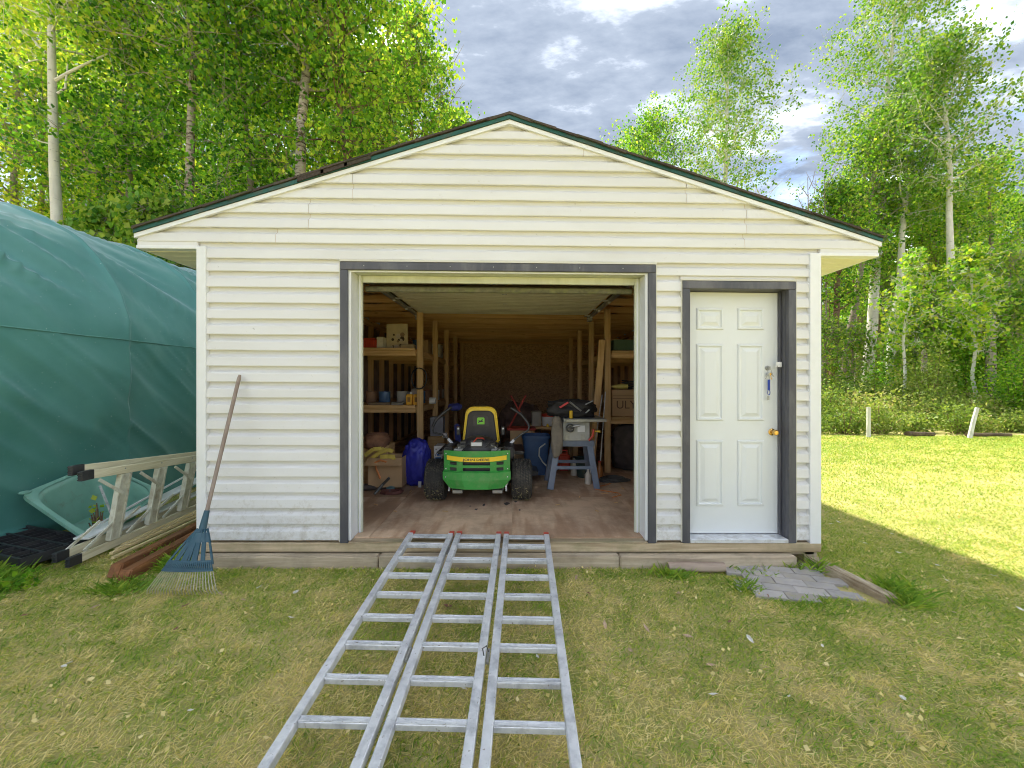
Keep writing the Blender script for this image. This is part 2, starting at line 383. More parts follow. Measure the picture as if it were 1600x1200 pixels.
for k, z in enumerate(rows):
    h = .1313 if k < 17 else 2.529 - z
    course(z, h, XL + .06, GD0 - .008)
    if k < 16:
        course(z, h, GD1 + .008, ED0 - .008); course(z, h, ED1 + .008, XR - .075)
    elif k == 16:
        course(z, h, GD1 + .008, ED0 - .008); course(z, h, ED1 + .008, XR - .075)
    else:
        course(z, h, GD1 + .008, XR - .075)
MB().box(ED0 - .007, ED1 + .007, -.020, -.002, EDT + .0225, 2.4225).build('siding_board', siding_m, shed)
gr = [2.529, 2.661, 2.785, 2.911, 3.038, 3.166, 3.294, 3.422, 3.550, 3.665]
seams = {1: [-1.98, 1.95], 2: [-1.705, 1.965], 3: [-1.705, 1.965], 4: [-1.337, 1.462], 5: [-1.337, 1.462], 7: [.6]}
for k, z in enumerate(gr):
    h = (gr[k + 1] if k + 1 < len(gr) else 3.735) - z
    cuts = [-9] + seams.get(k, []) + [9]
    for a, b in zip(cuts, cuts[1:]):
        if k == 0: course(z, h, max(a, XL - .016), min(b, XR + .017))
        else: course(z, h, a + .0012, b - .0012, slant=True)
# eave box fronts
for a, b in ((EX0, XL - .018), (XR + .02, EX1)):
    MB().box(a, b, -.031, -.004, 2.625, 2.664).build('eave_board', siding_m, shed)
    MB().box(a - .004, b + (.0 if a > 0 else .02), -.041, .03, 2.600, 2.628).build('eave_trim', white_m, shed, bevel=.003)
# corner trims
for a, b in ((XL - .017, XL + .062), (XR - .077, XR + .018)):
    m = MB(); m.box(a, b, -.046, -.002, .165, 2.622); m.box(a if a < 0 else b - .03, a + .03 if a < 0 else b, -.002, .075, .165, 2.6)
    m.build('corner_trim', white_m, shed, bevel=.004)
# wall cores (front wall has the two openings)
m = MB()
for a, b, c, d in ((XL, GD0 + .055, .17, 2.60), (GD1 - .055, ED0 + .05, .17, 2.60), (ED1 - .05, XR, .17, 2.60), (GD0 + .055, GD1 - .055, 2.462, 2.60), (ED0 + .05, ED1 - .05, 2.335, 2.60)):
    m.box(a, b, .0, .10, c, d)
m.build('front_wall', sheath_m, shed)
MB().prism([(EX0 + .02, 2.605), (EX1 - .02, 2.605), (EX1 - .02, 2.70), (AX, rakez(AX) - .03), (EX0 + .02, 2.70)], .0, .03).build('gable_wall', sheath_m, shed)
for sx, X0 in ((-1, XL), (1, XR)):
    m = MB()
    z = .19
    while z < 2.58:
        pr = [(0, z), (.02, z), (.018, z + .075), (.006, z + .1), (.004, z + .1313)]
        for k in range(4):
            (d0, z0), (d1, z1) = pr[k], pr[k + 1]
            m.add([(X0 + sx * d0, .08, z0), (X0 + sx * d0, DEPTH, z0), (X0 + sx * d1, DEPTH, z1), (X0 + sx * d1, .08, z1)], [(0, 1, 2, 3)])
        z += .1313
    m.build('side_siding', siding_m, shed)
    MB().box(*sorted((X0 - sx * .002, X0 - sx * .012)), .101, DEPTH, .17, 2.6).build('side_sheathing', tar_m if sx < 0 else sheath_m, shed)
    MB().box(*sorted((X0 - sx * .013, X0 - sx * .10)), .101, DEPTH - .02, FZ + .001, FZ + .039).build('bottom_plate', shelfy_m, shed)
    MB().box(*sorted((X0 - sx * .013, X0 - sx * .10)), .101, DEPTH - .02, 2.52, 2.598).build('top_plate', shelfy_m, shed)
    sm = MB().box(*sorted((X0 - sx * .0125, X0 - sx * .10)), -.019, .019, FZ + .04, 2.519).mesh('stud'); sm.materials.append(stud_m)
    y = .25
    while y < DEPTH - .1:
        o = link('stud', sm, shed); o.location = (0, y, 0); y += .61
    m = MB().box(*sorted((X0 + sx * .004, EX0 + .02 if sx < 0 else EX1 - .02)), 0.031, DEPTH, 2.612, 2.622)
    m.build('soffit', soffit_m, shed)
    a, b = sorted((X0 + sx * .025, EX0 + .02 if sx < 0 else EX1 - .02))
    pm = MB().box(a, b, 0, .112, 2.598, 2.6115).mesh('soffit_panel', bevel=.006); pm.materials.append(soffit_m)
    for k in range(66):
        o = link('soffit_panel', pm, shed); o.location = (0, .035 + k * .119, 0)
    MB().box(*sorted((EX0 if sx < 0 else EX1 - .018, EX0 + .018 if sx < 0 else EX1)), 0.031, DEPTH, 2.602, 2.72).build('fascia', white_m, shed)
MB().box(XL, XR, DEPTH, DEPTH + .05, .17, 3.6).build('back_wall', sheath_m, shed)
x = XL + .012
for k in range(5):
    x1 = min(x + 1.214, XR - .012)
    MB().box(x, x1 - .004, DEPTH - .012, DEPTH - .001, FZ + .002, 2.62).build('osb_sheet', osb_m, shed)
    MB().box(x, x1 - .004, DEPTH - .012, DEPTH - .001, 2.625, min(rakez(x + .02), rakez(x1)) - .02).build('osb_sheet', osb_m, shed)
    x = x1
# roof
for sx in (-1, 1):
    xe = EX0 - .012 if sx < 0 else EX1 + .012
    def rz_(x): return rakez(max(EX0, min(EX1, x))) - (SLOPE * .012 if abs(x - xe) < 1e-6 else 0)
    ze, za_ = rz_(xe), rakez(AX)
    def slab(name, lo, hi, y0, y1, mat, bevel=0):
        return MB().prism([(xe, ze + lo), (AX, za_ + lo), (AX, za_ + hi), (xe, ze + hi)], y0, y1).build(name, mat, shed, bevel)
    slab('roof_sheathing', .001, .016, -.03, DEPTH + .1, M('roof_deck', (.56, .41, .26), .9, scale=14, var=.3))
    slab('rake_trim', -.034, .0, -.050, -.028, white_m)
    slab('drip_edge', .003, .034, -.060, -.051, green_edge_m)
    slab('shingle_field', .0165, .030, -.058, DEPTH + .12, shingle_m)
    # shingle ends along the rake, each its own piece
    nS = 16
    for k in range(nS):
        t0 = k / nS; t1 = (k + 1) / nS
        xa = xe + (AX - xe) * t0; xb = xe + (AX - xe) * t1 + (AX - xe) / nS * .12
        if sx < 0: xb = min(xb, AX)
        else: xb = max(xb, AX)
        lift = srnd.uniform(.0, .006); dr = srnd.uniform(.0, .016) if k not in (7, 8, 9) or sx > 0 else .0
        za, zb = rz_(xa) if k else ze, rakez(xb)
        yo = -.068 - srnd.uniform(0, .012)
        MB().prism([(xa, za + .031 + lift - dr * .3), (xb, zb + .034 + lift), (xb, zb + .046 + lift), (xa, za + .050 + lift)], yo, .3).build('shingle', shingle_m, shed)
        if sx < 0 and k in (7, 8, 9):      # torn shingle edge hanging over the green metal
            MB().prism([(xa, za + .0), (xb, zb + .004), (xb, zb + .032), (xa, za + .032)], -.072, -.0605).build('shingle', shingle_m, shed)
    # rafters
m = MB().prism([(AX - .19, rakez(AX) - .025), (AX, rakez(AX) + .036), (AX + .19, rakez(AX) - .025), (AX + .19, rakez(AX) - .005), (AX, rakez(AX) + .058), (AX - .19, rakez(AX) - .005)], -.068, DEPTH + .12)
m.build('ridge_cap', shingle_m, shed)
jm = MB().box(XL + .014, XR - .014, -.019, .019, 2.60, 2.69).mesh('ceiling_joist'); jm.materials.append(joist_m)
rm = {}
for sx in (-1, 1):
    xe = XL + .05 if sx < 0 else XR - .05
    me = MB().prism([(xe, rakez(xe) - .10), (AX, rakez(AX) - .10), (AX, rakez(AX) - .005), (xe, rakez(xe) - .005)], -.019, .019).mesh('rafter'); me.materials.append(joist_m); rm[sx] = me
y = .30
while y < DEPTH - .1:
    o = link('ceiling_joist', jm, shed); o.location = (0, y, 0)
    for sx in (-1, 1):
        o = link('rafter', rm[sx], shed); o.location = (0, y + .04, 0)
    y += .61
# plywood floor sheets
xs = [XL + .012, -1.22, -.0, 1.22, XR - .012]
for k in range(4):
    ys = [.03, 2.47, 4.91, DEPTH - .02] if k % 2 else [.03, 1.25, 3.69, 6.13, DEPTH - .02]
    for a, b in zip(ys, ys[1:]):
        MB().box(xs[k] + .002, xs[k + 1] - .002, a + .002, b - .002, FZ - .018, FZ + srnd.uniform(-.001, .0005)).build('floor_sheet', ply_m, shed)
oil = M('oil_stain', (.05, .035, .028), .6, var=.2)
for px, py, a, b in ((792, 787, .035, .06), (806, 784, .02, .03), (756, 789, .015, .05), (744, 796, .02, .03), (735, 791, .012, .02), (812, 797, .01, .03)):
    g = G(px, py, FZ);     m = MB(); n = 11; m.add([(g.x + a * math.cos(2 * math.pi * k / n) * srnd.uniform(.6, 1.2), g.y + b * math.sin(2 * math.pi * k / n) * srnd.uniform(.6, 1.2), FZ + .0013) for k in range(n)], [tuple(range(n))]); m.build('oil_stain', oil, shed)
MB().box(XL + .01, XR - .01, .0, DEPTH, .06, FZ - .019).build('floor_frame', sill_m, shed)
# sills and foundation timbers
MB().box(XL - .02, XR + .02, -.045, -.001, .095, .172).build('sill_board', sill_m, shed, bevel=.006)
MB().box(GD0 + .07, GD1 - .07, -.05, .028, .174, .184).build('threshold_board', sill_m, shed, bevel=.003)
bx = [XL + .02, -1.09, .88, 2.33]
for a, b in zip(bx, bx[1:]):
    MB().box(a + .003, b - .003, -.125, -.047, -.08, .098 + srnd.uniform(-.008, .004)).build('foundation_timber', beam_m, shed, bevel=.009, segs=2)
for sx, X0 in ((-1, XL), (1, XR)):
    MB().box(*sorted((X0 + sx * .012, X0 - sx * .09)), .0, DEPTH, -.06, .172).build('foundation_timber', beam_m, shed)

# ---- garage door surround
cas = thing  # (alias not used for parts)
def casing(x0, x1, z0, ztop, wd, name='door_casing'):
    for a, b in ((x0, x0 + wd), (x1 - wd, x1)):
        MB().box(a, b, -.050, -.0005, z0, ztop - wd - .001).build(name, casing_m, shed, bevel=.003)
    MB().box(x0, x1, -.051, -.0005, ztop - wd, ztop).build(name, casing_m, shed, bevel=.003)
    for a, b in ((x0 - .009, x0 - .001), (x1 + .001, x1 + .009)):
        MB().box(a, b, -.043, -.001, z0 + .01, ztop + .006).build('trim_channel', cream_m, shed)
    MB().box(x0 - .009, x1 + .009, -.044, -.001, ztop + .0065, ztop + .022).build('trim_channel', cream_m, shed)
casing(GD0, GD1, .172, GDT, .064)
JX0, JX1, JT = GD0 + .066, GD1 - .066, GDT - .066
for a, b in ((JX0 - .012, JX0 + .018), (JX1 - .018, JX1 + .012)):
    MB().box(a, b, -.030, .145, .186, JT).build('door_jamb', white_m, shed, bevel=.003)
MB().box(JX0 - .012, JX1 + .012, -.030, .145, JT + .0005, JT + .02).build('door_jamb', jamb_m, shed)
MB().box(JX0 + .0, JX1 - .0, -.029, -.012, JT - .012, JT + .0).build('door_jamb', white_m, shed, bevel=.003)
for a, b, c in ((JX0 + .0185, JX0 + .058, 1), (JX1 - .062, JX1 - .0185, 1)):
    MB().box(a, b, .118, .146, .2, JT - .002).build('door_stop', jamb_m, shed, bevel=.003)
    mid = (a + b) / 2
    MB().box(mid - .008, mid + .008, .110, .118, .2, JT - .002).build('door_stop', white_m, shed, bevel=.003)
MB().box(JX0 + .059, JX1 - .063, .118, .146, JT - .062, JT - .002).build('door_stop', jamb_m, shed, bevel=.003)

# ---- overhead door: four hinged sections, lowest one tilting down at the opening
DX0, DX1 = -1.345, 1.10
panel_m = M('door_panel_cream', (.76, .74, .62), .5, var=.06, scale=4, bmp=.04, dirt=(.35, .3, .18), dirtamt=.4)
odoor = MB()
secs = [((.30, 2.345), (.78, 2.50)), ((.785, 2.505), (1.34, 2.513)), ((1.345, 2.513), (1.90, 2.513)), ((1.905, 2.513), (2.46, 2.513))]
for k, (a, b) in enumerate(secs):
    m = MB(); a3 = Vector((0, *a)); b3 = Vector((0, *b)); t = (b3 - a3); L_ = t.length; t.normalize(); n = Vector((0, -t.z, t.y))
    m.bar(Vector(((DX0 + DX1) / 2, 0, 0)) + a3 + n * .022, Vector(((DX0 + DX1) / 2, 0, 0)) + b3 + n * .022, DX1 - DX0, .038, n)
    p = m.build('overhead_door_panel', panel_m, shed)
    for q in range(6):
        c = a3 + t * (L_ * (q + .5) / 6)
        MB().bar(Vector((DX0 + .03, 0, 0)) + c + n * .001, Vector((DX1 - .03, 0, 0)) + c + n * .001, .05, .004, n).build('panel_rib', panel_m, p, bevel=.003)
    if k in (1, 2):
        c = a3 + t * (L_ * .55)
        MB().box(-.115, -.055, c.y - .02, c.y + .02, c.z - .010, c.z - .006).build('panel_label', white_m, p)
        for q in range(4): MB().box(-.11 + q * .014, -.101 + q * .014, c.y - .008, c.y + .008, c.z - .0115, c.z - .0105).build('label_mark', black_m, p)
    if k == 0:
        MB().bar((DX0, a[0] - .012, a[1] + .012), (DX1, a[0] - .012, a[1] + .012), .05, .045).build('bottom_seal', M('mouldy_rubber', (.17, .165, .12), .8, var=.35, scale=26, dirt=(.25, .28, .12), dirtamt=.7, dirtscale=12), p, bevel=.008)
for sx, X in ((-1, DX0 - .05), (1, DX1 + .05)):
    pts = [(X, .165, .3), (X, .165, 2.1), (X, .19, 2.26), (X, .27, 2.38), (X, .40, 2.455), (X, .58, 2.49), (X, 2.6, 2.50)]
    m = MB()
    for a, b in zip(pts, pts[1:]):
        if a[2] > 1.95 or a[1] > .2: m.bar(a, b, .03, .05, (1, 0, 0))
    m.bar((X, .165, .3), (X, .165, 2.1), .012, .05, (1, 0, 0))
    m.build('door_track', steel_m, shed)
    MB().bar((X + sx * .03, .5, 2.53), (X + sx * .03, 2.55, 2.53), .04, .05).build('track_angle', darkmetal_m, shed)
    for y in (.80, 1.345, 1.90, 2.42):
        m = MB(); m.lathe([(.022, -.012), (.022, .012)], 12, (X - sx * .003, y, 2.485), 'X'); m.box(*sorted((X - sx * .02, X - sx * .10)), y - .035, y + .035, 2.492, 2.499)
        m.build('roller_hinge', alu_m, shed)
    MB().box(X - .03, X + .03, 2.50, 2.62, 2.44, 2.53).build('track_bracket', steel_m, shed)
MB().tube([(JX0 + .02, .23, 2.42), (JX1 - .02, .23, 2.42)], .016, 10).build('torsion_tube', steel_m, shed)

# ---- entry door
casing(ED0, ED1, .172, EDT, .062)
DY = .075
MB().box(ED1 - .064, ED1 - .05, -.004, .10, .20, EDT - .06).build('door_jamb', casing_m, shed)
MB().box(ED1 - .078, ED1 - .0645, .04, DY - .002, .206, EDT - .06).build('door_stop', casing_m, shed, bevel=.002)
MB().box(ED0 + .05, ED0 + .063, -.004, .10, .20, EDT - .06).build('door_jamb', casing_m, shed)
MB().box(ED0 + .0635, ED1 - .0645, -.004, .10, EDT - .06, EDT - .046).build('door_jamb', casing_m, shed)
MB().box(ED0 + .064, ED1 - .065, -.052, .10, .172, .2045).build('door_sill', M('sill_aluminium', (.72, .73, .74), .4, .3, dirt=(.3, .25, .18), dirtamt=.6, dirtscale=14), shed, bevel=.004)
door = MB().box(ED0 + .065, ED1 - .0665, DY, DY + .044, .21, EDT - .064).build('entry_door', doorwhite_m, shed, bevel=.002)
dx0, dx1 = ED0 + .065, ED1 - .0665
def dpanel(x0, x1, z0, z1):
    m = MB()
    lev = [(0, 0), (.005, -.011), (.018, -.012), (.026, -.0005), (.036, -.0005), (.066, -.0125)]
    vs = []
    for i, y in lev: vs += [(x0 + i, DY + y - .0006, z0 + i), (x1 - i, DY + y - .0006, z0 + i), (x1 - i, DY + y - .0006, z1 - i), (x0 + i, DY + y - .0006, z1 - i)]
    fs = [(4 * k + j, 4 * k + (j + 1) % 4, 4 * k + 4 + (j + 1) % 4, 4 * k + 4 + j) for k in range(len(lev) - 1) for j in range(4)] + [tuple(range(4 * (len(lev) - 1), 4 * len(lev)))]
    m.add(vs, fs); m.build('door_panel', doorwhite_m, door)
def dp(px0, px1, py0, py1):
    a = P(px0, py1, DY); b = P(px1, py0, DY); f = lambda v: v.z + v.x * .0046 * (v.z - .2)
    dpanel(a.x, b.x, f(a), f(b))
for (a, b) in ((1088, 1130), (1152, 1193)):
    for (c, d) in ((482, 515), (538, 657), (688, 790)): dp(a, b, c, d)
kc = P(1206, 675, DY)
MB().lathe([(.0, -.008), (.022, -.008), (.030, -.004), (.031, 0)], 20, (kc.x, DY, kc.z + .01), 'Y').build('knob_rose', brass_m, door, smooth=True)
MB().lathe([(.0, -.064), (.018, -.063), (.025, -.052), (.024, -.040), (.014, -.030), (.011, -.008), (.011, 0)], 20, (kc.x, DY, kc.z + .01), 'Y').build('door_knob', brass_m, door, smooth=True)
lc = P(1199, 576, DY)
MB().lathe([(.0, -.012), (.016, -.011), (.021, -.004), (.022, 0)], 18, (lc.x, DY, lc.z + .02), 'Y').build('deadbolt', steel_m, door, smooth=True)
hp = P(1217, 571, .02)
m = MB(); m.box(hp.x - .03, hp.x + .022, .012, .018, hp.z + .0, hp.z + .045); m.box(hp.x + .004, hp.x + .012, .004, .012, hp.z + .012, hp.z + .034)
m.build('hasp', alu_m, shed, bevel=.002)
for k in range(7):
    xx = GD0 + .2 + k * .36; MB().lathe([(0, -.002), (.004, -.001), (.004, 0)], 8, (xx, -.0512, GDT - .032), 'Y').build('nail_head', steel_m, shed)
# racked old building: the front leans down slightly to the right
def rack(o):
    if o.type == 'MESH' and not o.data.get('racked'):
        me = o.data; me['racked'] = 1
        n = len(me.vertices); co = np.empty(n * 3); me.vertices.foreach_get('co', co); co = co.reshape(-1, 3)
        co[:, 2] -= co[:, 0] * .0046 * np.clip(co[:, 2] - .2, 0, 9); me.vertices.foreach_set('co', co.ravel()); me.update()
    for c in o.children: rack(c)

# ---- interior posts and shelves (fixed to the building)
PX0 = -1.33
pm = MB().box(-.0445, .0445, -.019, .019, FZ + .001, 2.599).mesh('shelf_post', bevel=.003); pm.materials.append(stud_m)
PY = [2.40, 3.62, 4.84, 6.06, 7.3]
for y in PY:
    o = link('shelf_post', pm, shed); o.location = (PX0 + srnd.uniform(-.01, .01), y, 0); o.rotation_euler = (0, srnd.uniform(-.006, .006), 0)
for y in PY[:4]:
    o = link('shelf_post', pm, shed); o.location = (1.40, y + .1, 0)
def shelf(x0, x1, z, y0, y1, side):
    n = 5; wd = (x1 - x0) / n
    yy = y0
    MB().box(x0, x1, y0 + .022, y0 + .06, z - .108, z - .020).build('shelf_bearer', shelf_m, shed, bevel=.003)
    for k in range(1, 5):
        y = y0 + k * 1.2
        MB().box(x0, x1, y, y + .038, z - .108, z - .020).build('shelf_bearer', shelf_m, shed)
    for k in range(n):
        MB().box(x0 + k * wd + .003, x0 + (k + 1) * wd - .003, y0 - srnd.uniform(0, .03), y1, z - .019, z).build('shelf_board', shelfy_m, shed, bevel=.002)
    xe = x1 + .0205 if side < 0 else x0 - .0205
    MB().box(xe - .019, xe + .019, y0 + .0225, y1, z - .112, z - .022).build('shelf_edge', shelfy_m, shed)
    MB().box(x0, x1, y0 - .032, y0 - .031 + .032, z - .035, z + .001).build('shelf_front', shelf_m, shed, bevel=.002)
SH1, SH2 = 2.005, 1.185
for z in (SH1, SH2): shelf(XL + .105, PX0 - .066, z, 2.40, 7.2, -1)
for z in (SH1, 1.02): shelf(1.47, XR - .105, z, 2.55, 7.2, 1)
rack(shed)

# ================================================================== OUTSIDE THINGS
from mathutils import noise as mno
# ---- folding ramp: three hinged ladder sections
ramp_o = wthing('loading_ramp', 'three section folding aluminium loading ramp laid from grass to garage threshold', 'ramp', (-.3, -1.6, 0))
RT, RB = Vector((-.28, .03, .232)), Vector((-.352, -2.52, .045))        # centre line, top and foot
rdir = (RB - RT); RLEN = rdir.length; rdir.normalize(); rside = Vector((1, 0, 0)); rside = (rside - rdir * rside.dot(rdir)).normalized(); rup = rside.cross(rdir)
if rup.z < 0: rup = -rup
SECW = .378
for k, off in enumerate((-.402, 0, .402)):
    for e in (-1, 1):
        c = RT + rside * (off + e * (SECW / 2 - .021)); a = c + rdir * .06; b = c + rdir * RLEN
        MB().bar(a, b, .042, .046, rup).build('rail', alu_m, ramp_o, bevel=.004)
        m = MB(); m.bar(c - rdir * .012, a - rdir * .001, .044, .016, rup); m.build('end_tip', red_m, ramp_o, bevel=.003)
    p0 = RT + rside * (off - SECW / 2 + .0425); p1 = RT + rside * (off + SECW / 2 - .0425)
    MB().bar(p0 + rdir * .078, p1 + rdir * .078, .060, .012, rup).build('end_plate', alu_m, ramp_o, bevel=.002)
    s_ = .245
    while s_ < RLEN - .05:
        rg = MB().bar(p0 + rdir * s_, p1 + rdir * s_, .030, .030, rup).build('rung', alu_m, ramp_o, bevel=.003)
        for e in (-1, 1):
            MB().bar(p0 + rdir * (s_ + e * .011) + rup * .0165, p1 + rdir * (s_ + e * .011) + rup * .0165, .004, .004, rup).build('grip_ridge', alu_m, rg)
        s_ += .2205
for off in (-.201, .201):
    for s_ in (.35, 1.42, 2.2):
        c = RT + rside * off + rdir * s_ + rup * .012
        MB().tube([c - rdir * .045, c + rdir * .045], .0085, 10).build('hinge', steel_m, ramp_o)
c = RT + rside * .201 + rdir * 1.40 + rup * .022
MB().tube([c, c + rup * .03 - rside * .01, c + rup * .03 - rside * .028 + rdir * .02, c - rside * .02 + rdir * .03], .003, 6).build('hinge_pin', darkmetal_m, ramp_o)

# ---- leaf rake
rk = wthing('leaf_rake', 'leaf rake with blue plastic head and wooden handle leaning on the siding', 'rake', (-2.3, -.35, 0))
top, bot = Vector((-2.262, -.060, 1.575)), Vector((-2.325, -.52, .015))
ax = bot - top
wh = WOOD('rake_handle_wood', (.25, .19, .155), (.40, .325, .275), 'Z', grain=40)
MB().tube([top, top + ax * .02, top + ax * .35, top + ax * .72], [.010, .0145, .0145, .0135], 10).build('handle', wh, rk, smooth=True)
bl = M('rake_blue', (.018, .075, .11), .45, var=.15, dirt=(.1, .16, .18), dirtamt=.4)
MB().tube([top + ax * .66, top + ax * .70, top + ax * .755], [.018, .022, .026], 10).build('socket', bl, rk, smooth=True)
fn = Vector((0, -1, .18)).normalized(); sd = Vector((1, 0, 0))
def fan(t, u):   # t along shaft, u across
    wd = .035 + (.255 - .035) * ((t - .74) / .26) ** .9
    c = top + ax * t + fn * (.045 * math.sin((t - .74) / .26 * 1.6)); c.x += -.012 * (t - .74) / .26
    return c + sd * (u * wd) + fn * (.02 * (1 - u * u))
m = MB()
for k in range(7):                      # ribs of the plastic head
    u = -1 + k / 3
    pts = [fan(.74 + .145 * q / 5, u) for q in range(6)]
    for a, b in zip(pts, pts[1:]): m.bar(a, b, .012, .010, fn)
m.build('head_ribs', bl, rk)
def band(t0, t1, n=24, th=.006):
    mb = MB()
    for q in range(n):
        u0, u1 = -1 + 2 * q / n, -1 + 2 * (q + 1) / n
        a, b, c, d = fan(t0, u0), fan(t0, u1), fan(t1, u1), fan(t1, u0)
        mb.add([a, b, c, d, a + fn * th, b + fn * th, c + fn * th, d + fn * th], [(0, 1, 2, 3), (7, 6, 5, 4), (0, 4, 5, 1), (1, 5, 6, 2), (2, 6, 7, 3), (3, 7, 4, 0)])
    return mb
band(.755, .795).build('head_band', bl, rk)
band(.868, .882).build('head_band', bl, rk); band(.898, .912).build('head_band', bl, rk)
m = MB()
for q in range(25):
    u = -.97 + 1.94 * q / 24; m.bar(fan(.875, u) + fn * .004, fan(.906, u) + fn * .004, .008, .008, fn)
m.build('head_slats', bl, rk)
for q in (-.62, -.2, .2, .62):
    MB().bar(fan(.79, q), fan(.872, q * 1.0), .03, .006, fn).build('head_web', bl, rk)
tine_m = M('spring_steel', (.55, .52, .42), .4, .7, dirt=(.35, .25, .12), dirtamt=.6)
for q in range(24):
    u = -.98 + 1.96 * q / 23
    pts = [fan(.906, u), fan(.95, u * 1.01), fan(.985, u * 1.02), fan(1.0, u * 1.03) + Vector((0, .02, -.012))]
    pts[-1].z = max(pts[-1].z, .004)
    MB().tube(pts, .0026, 5).build('tine', tine_m, rk)

# ---- step ladder lying on its side
lad = wthing('step_ladder', 'yellowed wooden step ladder lying on its side by the green tub', 'ladder', (-3.55, .4, 0))
lw = WOOD('ladder_rail_wood', (.60, .53, .34), (.80, .74, .55), 'Y', grain=30)
stepw = M('ladder_step_paint', (.66, .65, .54), .6, var=.12, scale=10, dirt=(.28, .2, .08), dirtamt=.7, dirtscale=8)
Y0, Y1 = -.12, 1.95
def rail(xa, za, xb, zb, cap=True):
    MB().bar((xa, Y0, za), (xb, Y1, zb), .030, .07).build('side_rail', lw, lad, bevel=.004)
    m = MB(); m.bar((xa, Y0 - .05, za), (xa, Y0 + .05, za), .036, .078)
    for q in range(4): m.bar((xa - .019, Y0 - .053, za - .03 + q * .02), (xa + .019, Y0 - .053, za - .03 + q * .02), .010, .008)
    m.build('rail_foot', black_m, lad, bevel=.004)
rail(-3.575, .06, -3.645, .10); rail(-3.475, .755, -3.545, .615)
rail(-3.68, .10, -3.72, .13); rail(-3.555, .80, -3.62, .635)
for k, y in enumerate((.21, .60, 1.0, 1.40, 1.8)):
    t = (y - Y0) / (Y1 - Y0); xf = -3.475 - .07 * t; zl = .10 + .04 * t; zt = .72 - .14 * t
    lo_, hi_ = Vector((xf - .105, y, zl)), Vector((xf, y, zt)); st = MB().bar(lo_, hi_, .09, .045, (1, 0, 0)).build('step', stepw, lad, bevel=.004)
    for e in (-1, 1): MB().bar(lo_ + Vector((.027, e * .041, 0)), hi_ + Vector((.027, e * .041, 0)), .016, .010, (1, 0, 0)).build('step_lip', stepw, st)
    if k < 3:
        MB().bar((xf + .025, y - .03, zt - .17), (xf + .025, y - .24, zt + .0), .024, .012, (1, 0, 0)).build('brace', stepw, lad)
        MB().bar((xf - .055, y - .03, zl + .17), (xf - .085, y - .26, zl + .0), .024, .012, (1, 0, 0)).build('brace', stepw, lad)
        MB().bar((xf - .11, y - .1, zl + .2), (xf - .19, y - .30, zl + .02), .020, .012, (1, 0, 0)).build('brace', stepw, lad)
    for z in (zl - .045, zt + .045):
        MB().lathe([(0, .017), (.006, .0165), (.007, .015)], 8, (xf + .0, y, z), 'X').build('rivet', steel_m, lad)

# ---- green plastic tub, tipped
tub = wthing('plastic_tub', 'translucent mint green plastic tub tipped against the tarp shelter', 'tub', (-4.2, .5, 0))
def tubmat():
    m, nt, b, o = newmat('mint_polythene'); c = ramp(nt, noise(nt, coords(nt), 5, 6), [(.3, (.30, .58, .47)), (.7, (.38, .66, .55))])
    c = mixc(nt, ramp(nt, noise(nt, coords(nt), 9, 8, .7), [(.55, (0, 0, 0)), (.75, (.6,) * 3)]), c, (.3, .27, .16))
    nt.links.new(c, b.inputs['Base Color']); b.inputs['Roughness'].default_value = .45
    t = nt.nodes.new('ShaderNodeBsdfTranslucent'); nt.links.new(c, t.inputs[0]); x = nt.nodes.new('ShaderNodeMixShader'); x.inputs[0].default_value = .35
    nt.links.new(b.outputs[0], x.inputs[1]); nt.links.new(t.outputs[0], x.inputs[2]); nt.links.new(x.outputs[0], o.inputs[0]); return m
tubm = tubmat()
rim = [Vector(v) for v in ((-4.46, .30, .475), (-3.76, .22, .085), (-3.80, .90, .345), (-4.55, 1.02, .60))]
base = [Vector(v) for v in ((-4.46, .62, .07), (-4.02, .50, .005), (-4.04, .92, .01), (-4.46, 1.0, .12))]
def rr(q, n=40, e=4.5):
    o = []
    for k in range(n):
        a = 2 * math.pi * k / n; c, s2 = math.cos(a), math.sin(a)
        u = math.copysign(abs(c) ** (2 / e), c) * .5 + .5; v = math.copysign(abs(s2) ** (2 / e), s2) * .5 + .5
        o.append((q[0] * (1 - u) + q[1] * u) * (1 - v) + (q[3] * (1 - u) + q[2] * u) * v)
    return o
rn = rr(rim); bn = rr(base); cen = sum(rim, Vector()) / 4
upn = (rim[1] - rim[0]).cross(rim[3] - rim[0]).normalized()
def loft(rings, close_last=True):
    m = MB(); n = len(rings[0]); vs = [v for r in rings for v in r]
    fs = [(k * n + j, k * n + (j + 1) % n, (k + 1) * n + (j + 1) % n, (k + 1) * n + j) for k in range(len(rings) - 1) for j in range(n)]
    if close_last: fs.append(tuple(range((len(rings) - 1) * n, len(rings) * n)))
    return m.add(vs, fs)
rings = [[p.lerp(b_, t) for p, b_ in zip(rn, bn)] for t in (0, .12, .3, .5, .7, .9, 1)]
ob = loft(rings).build('tub_body', tubm, tub, smooth=True)
md = ob.modifiers.new('thick', 'SOLIDIFY'); md.thickness = .006; md.offset = 0
outer = [cen + (p - cen) * 1.11 for p in rn]; sq = rr([cen + (p - cen) * 1.10 for p in rim], 40, 14)
m = loft([[p + upn * .012 for p in rn], [p + upn * .012 for p in sq], [p - upn * .004 - upn * .014 for p in sq], [p - upn * .004 for p in rn]], False); m.build('tub_rim', tubm, tub, smooth=True)
for k in (3, 4, 23, 24, 33, 34):
    p = sq[k]; MB().box(p.x - .03, p.x + .03, p.y - .03, p.y + .03, p.z + .008, p.z + .022).build('rim_lug', tubm, tub, bevel=.004)

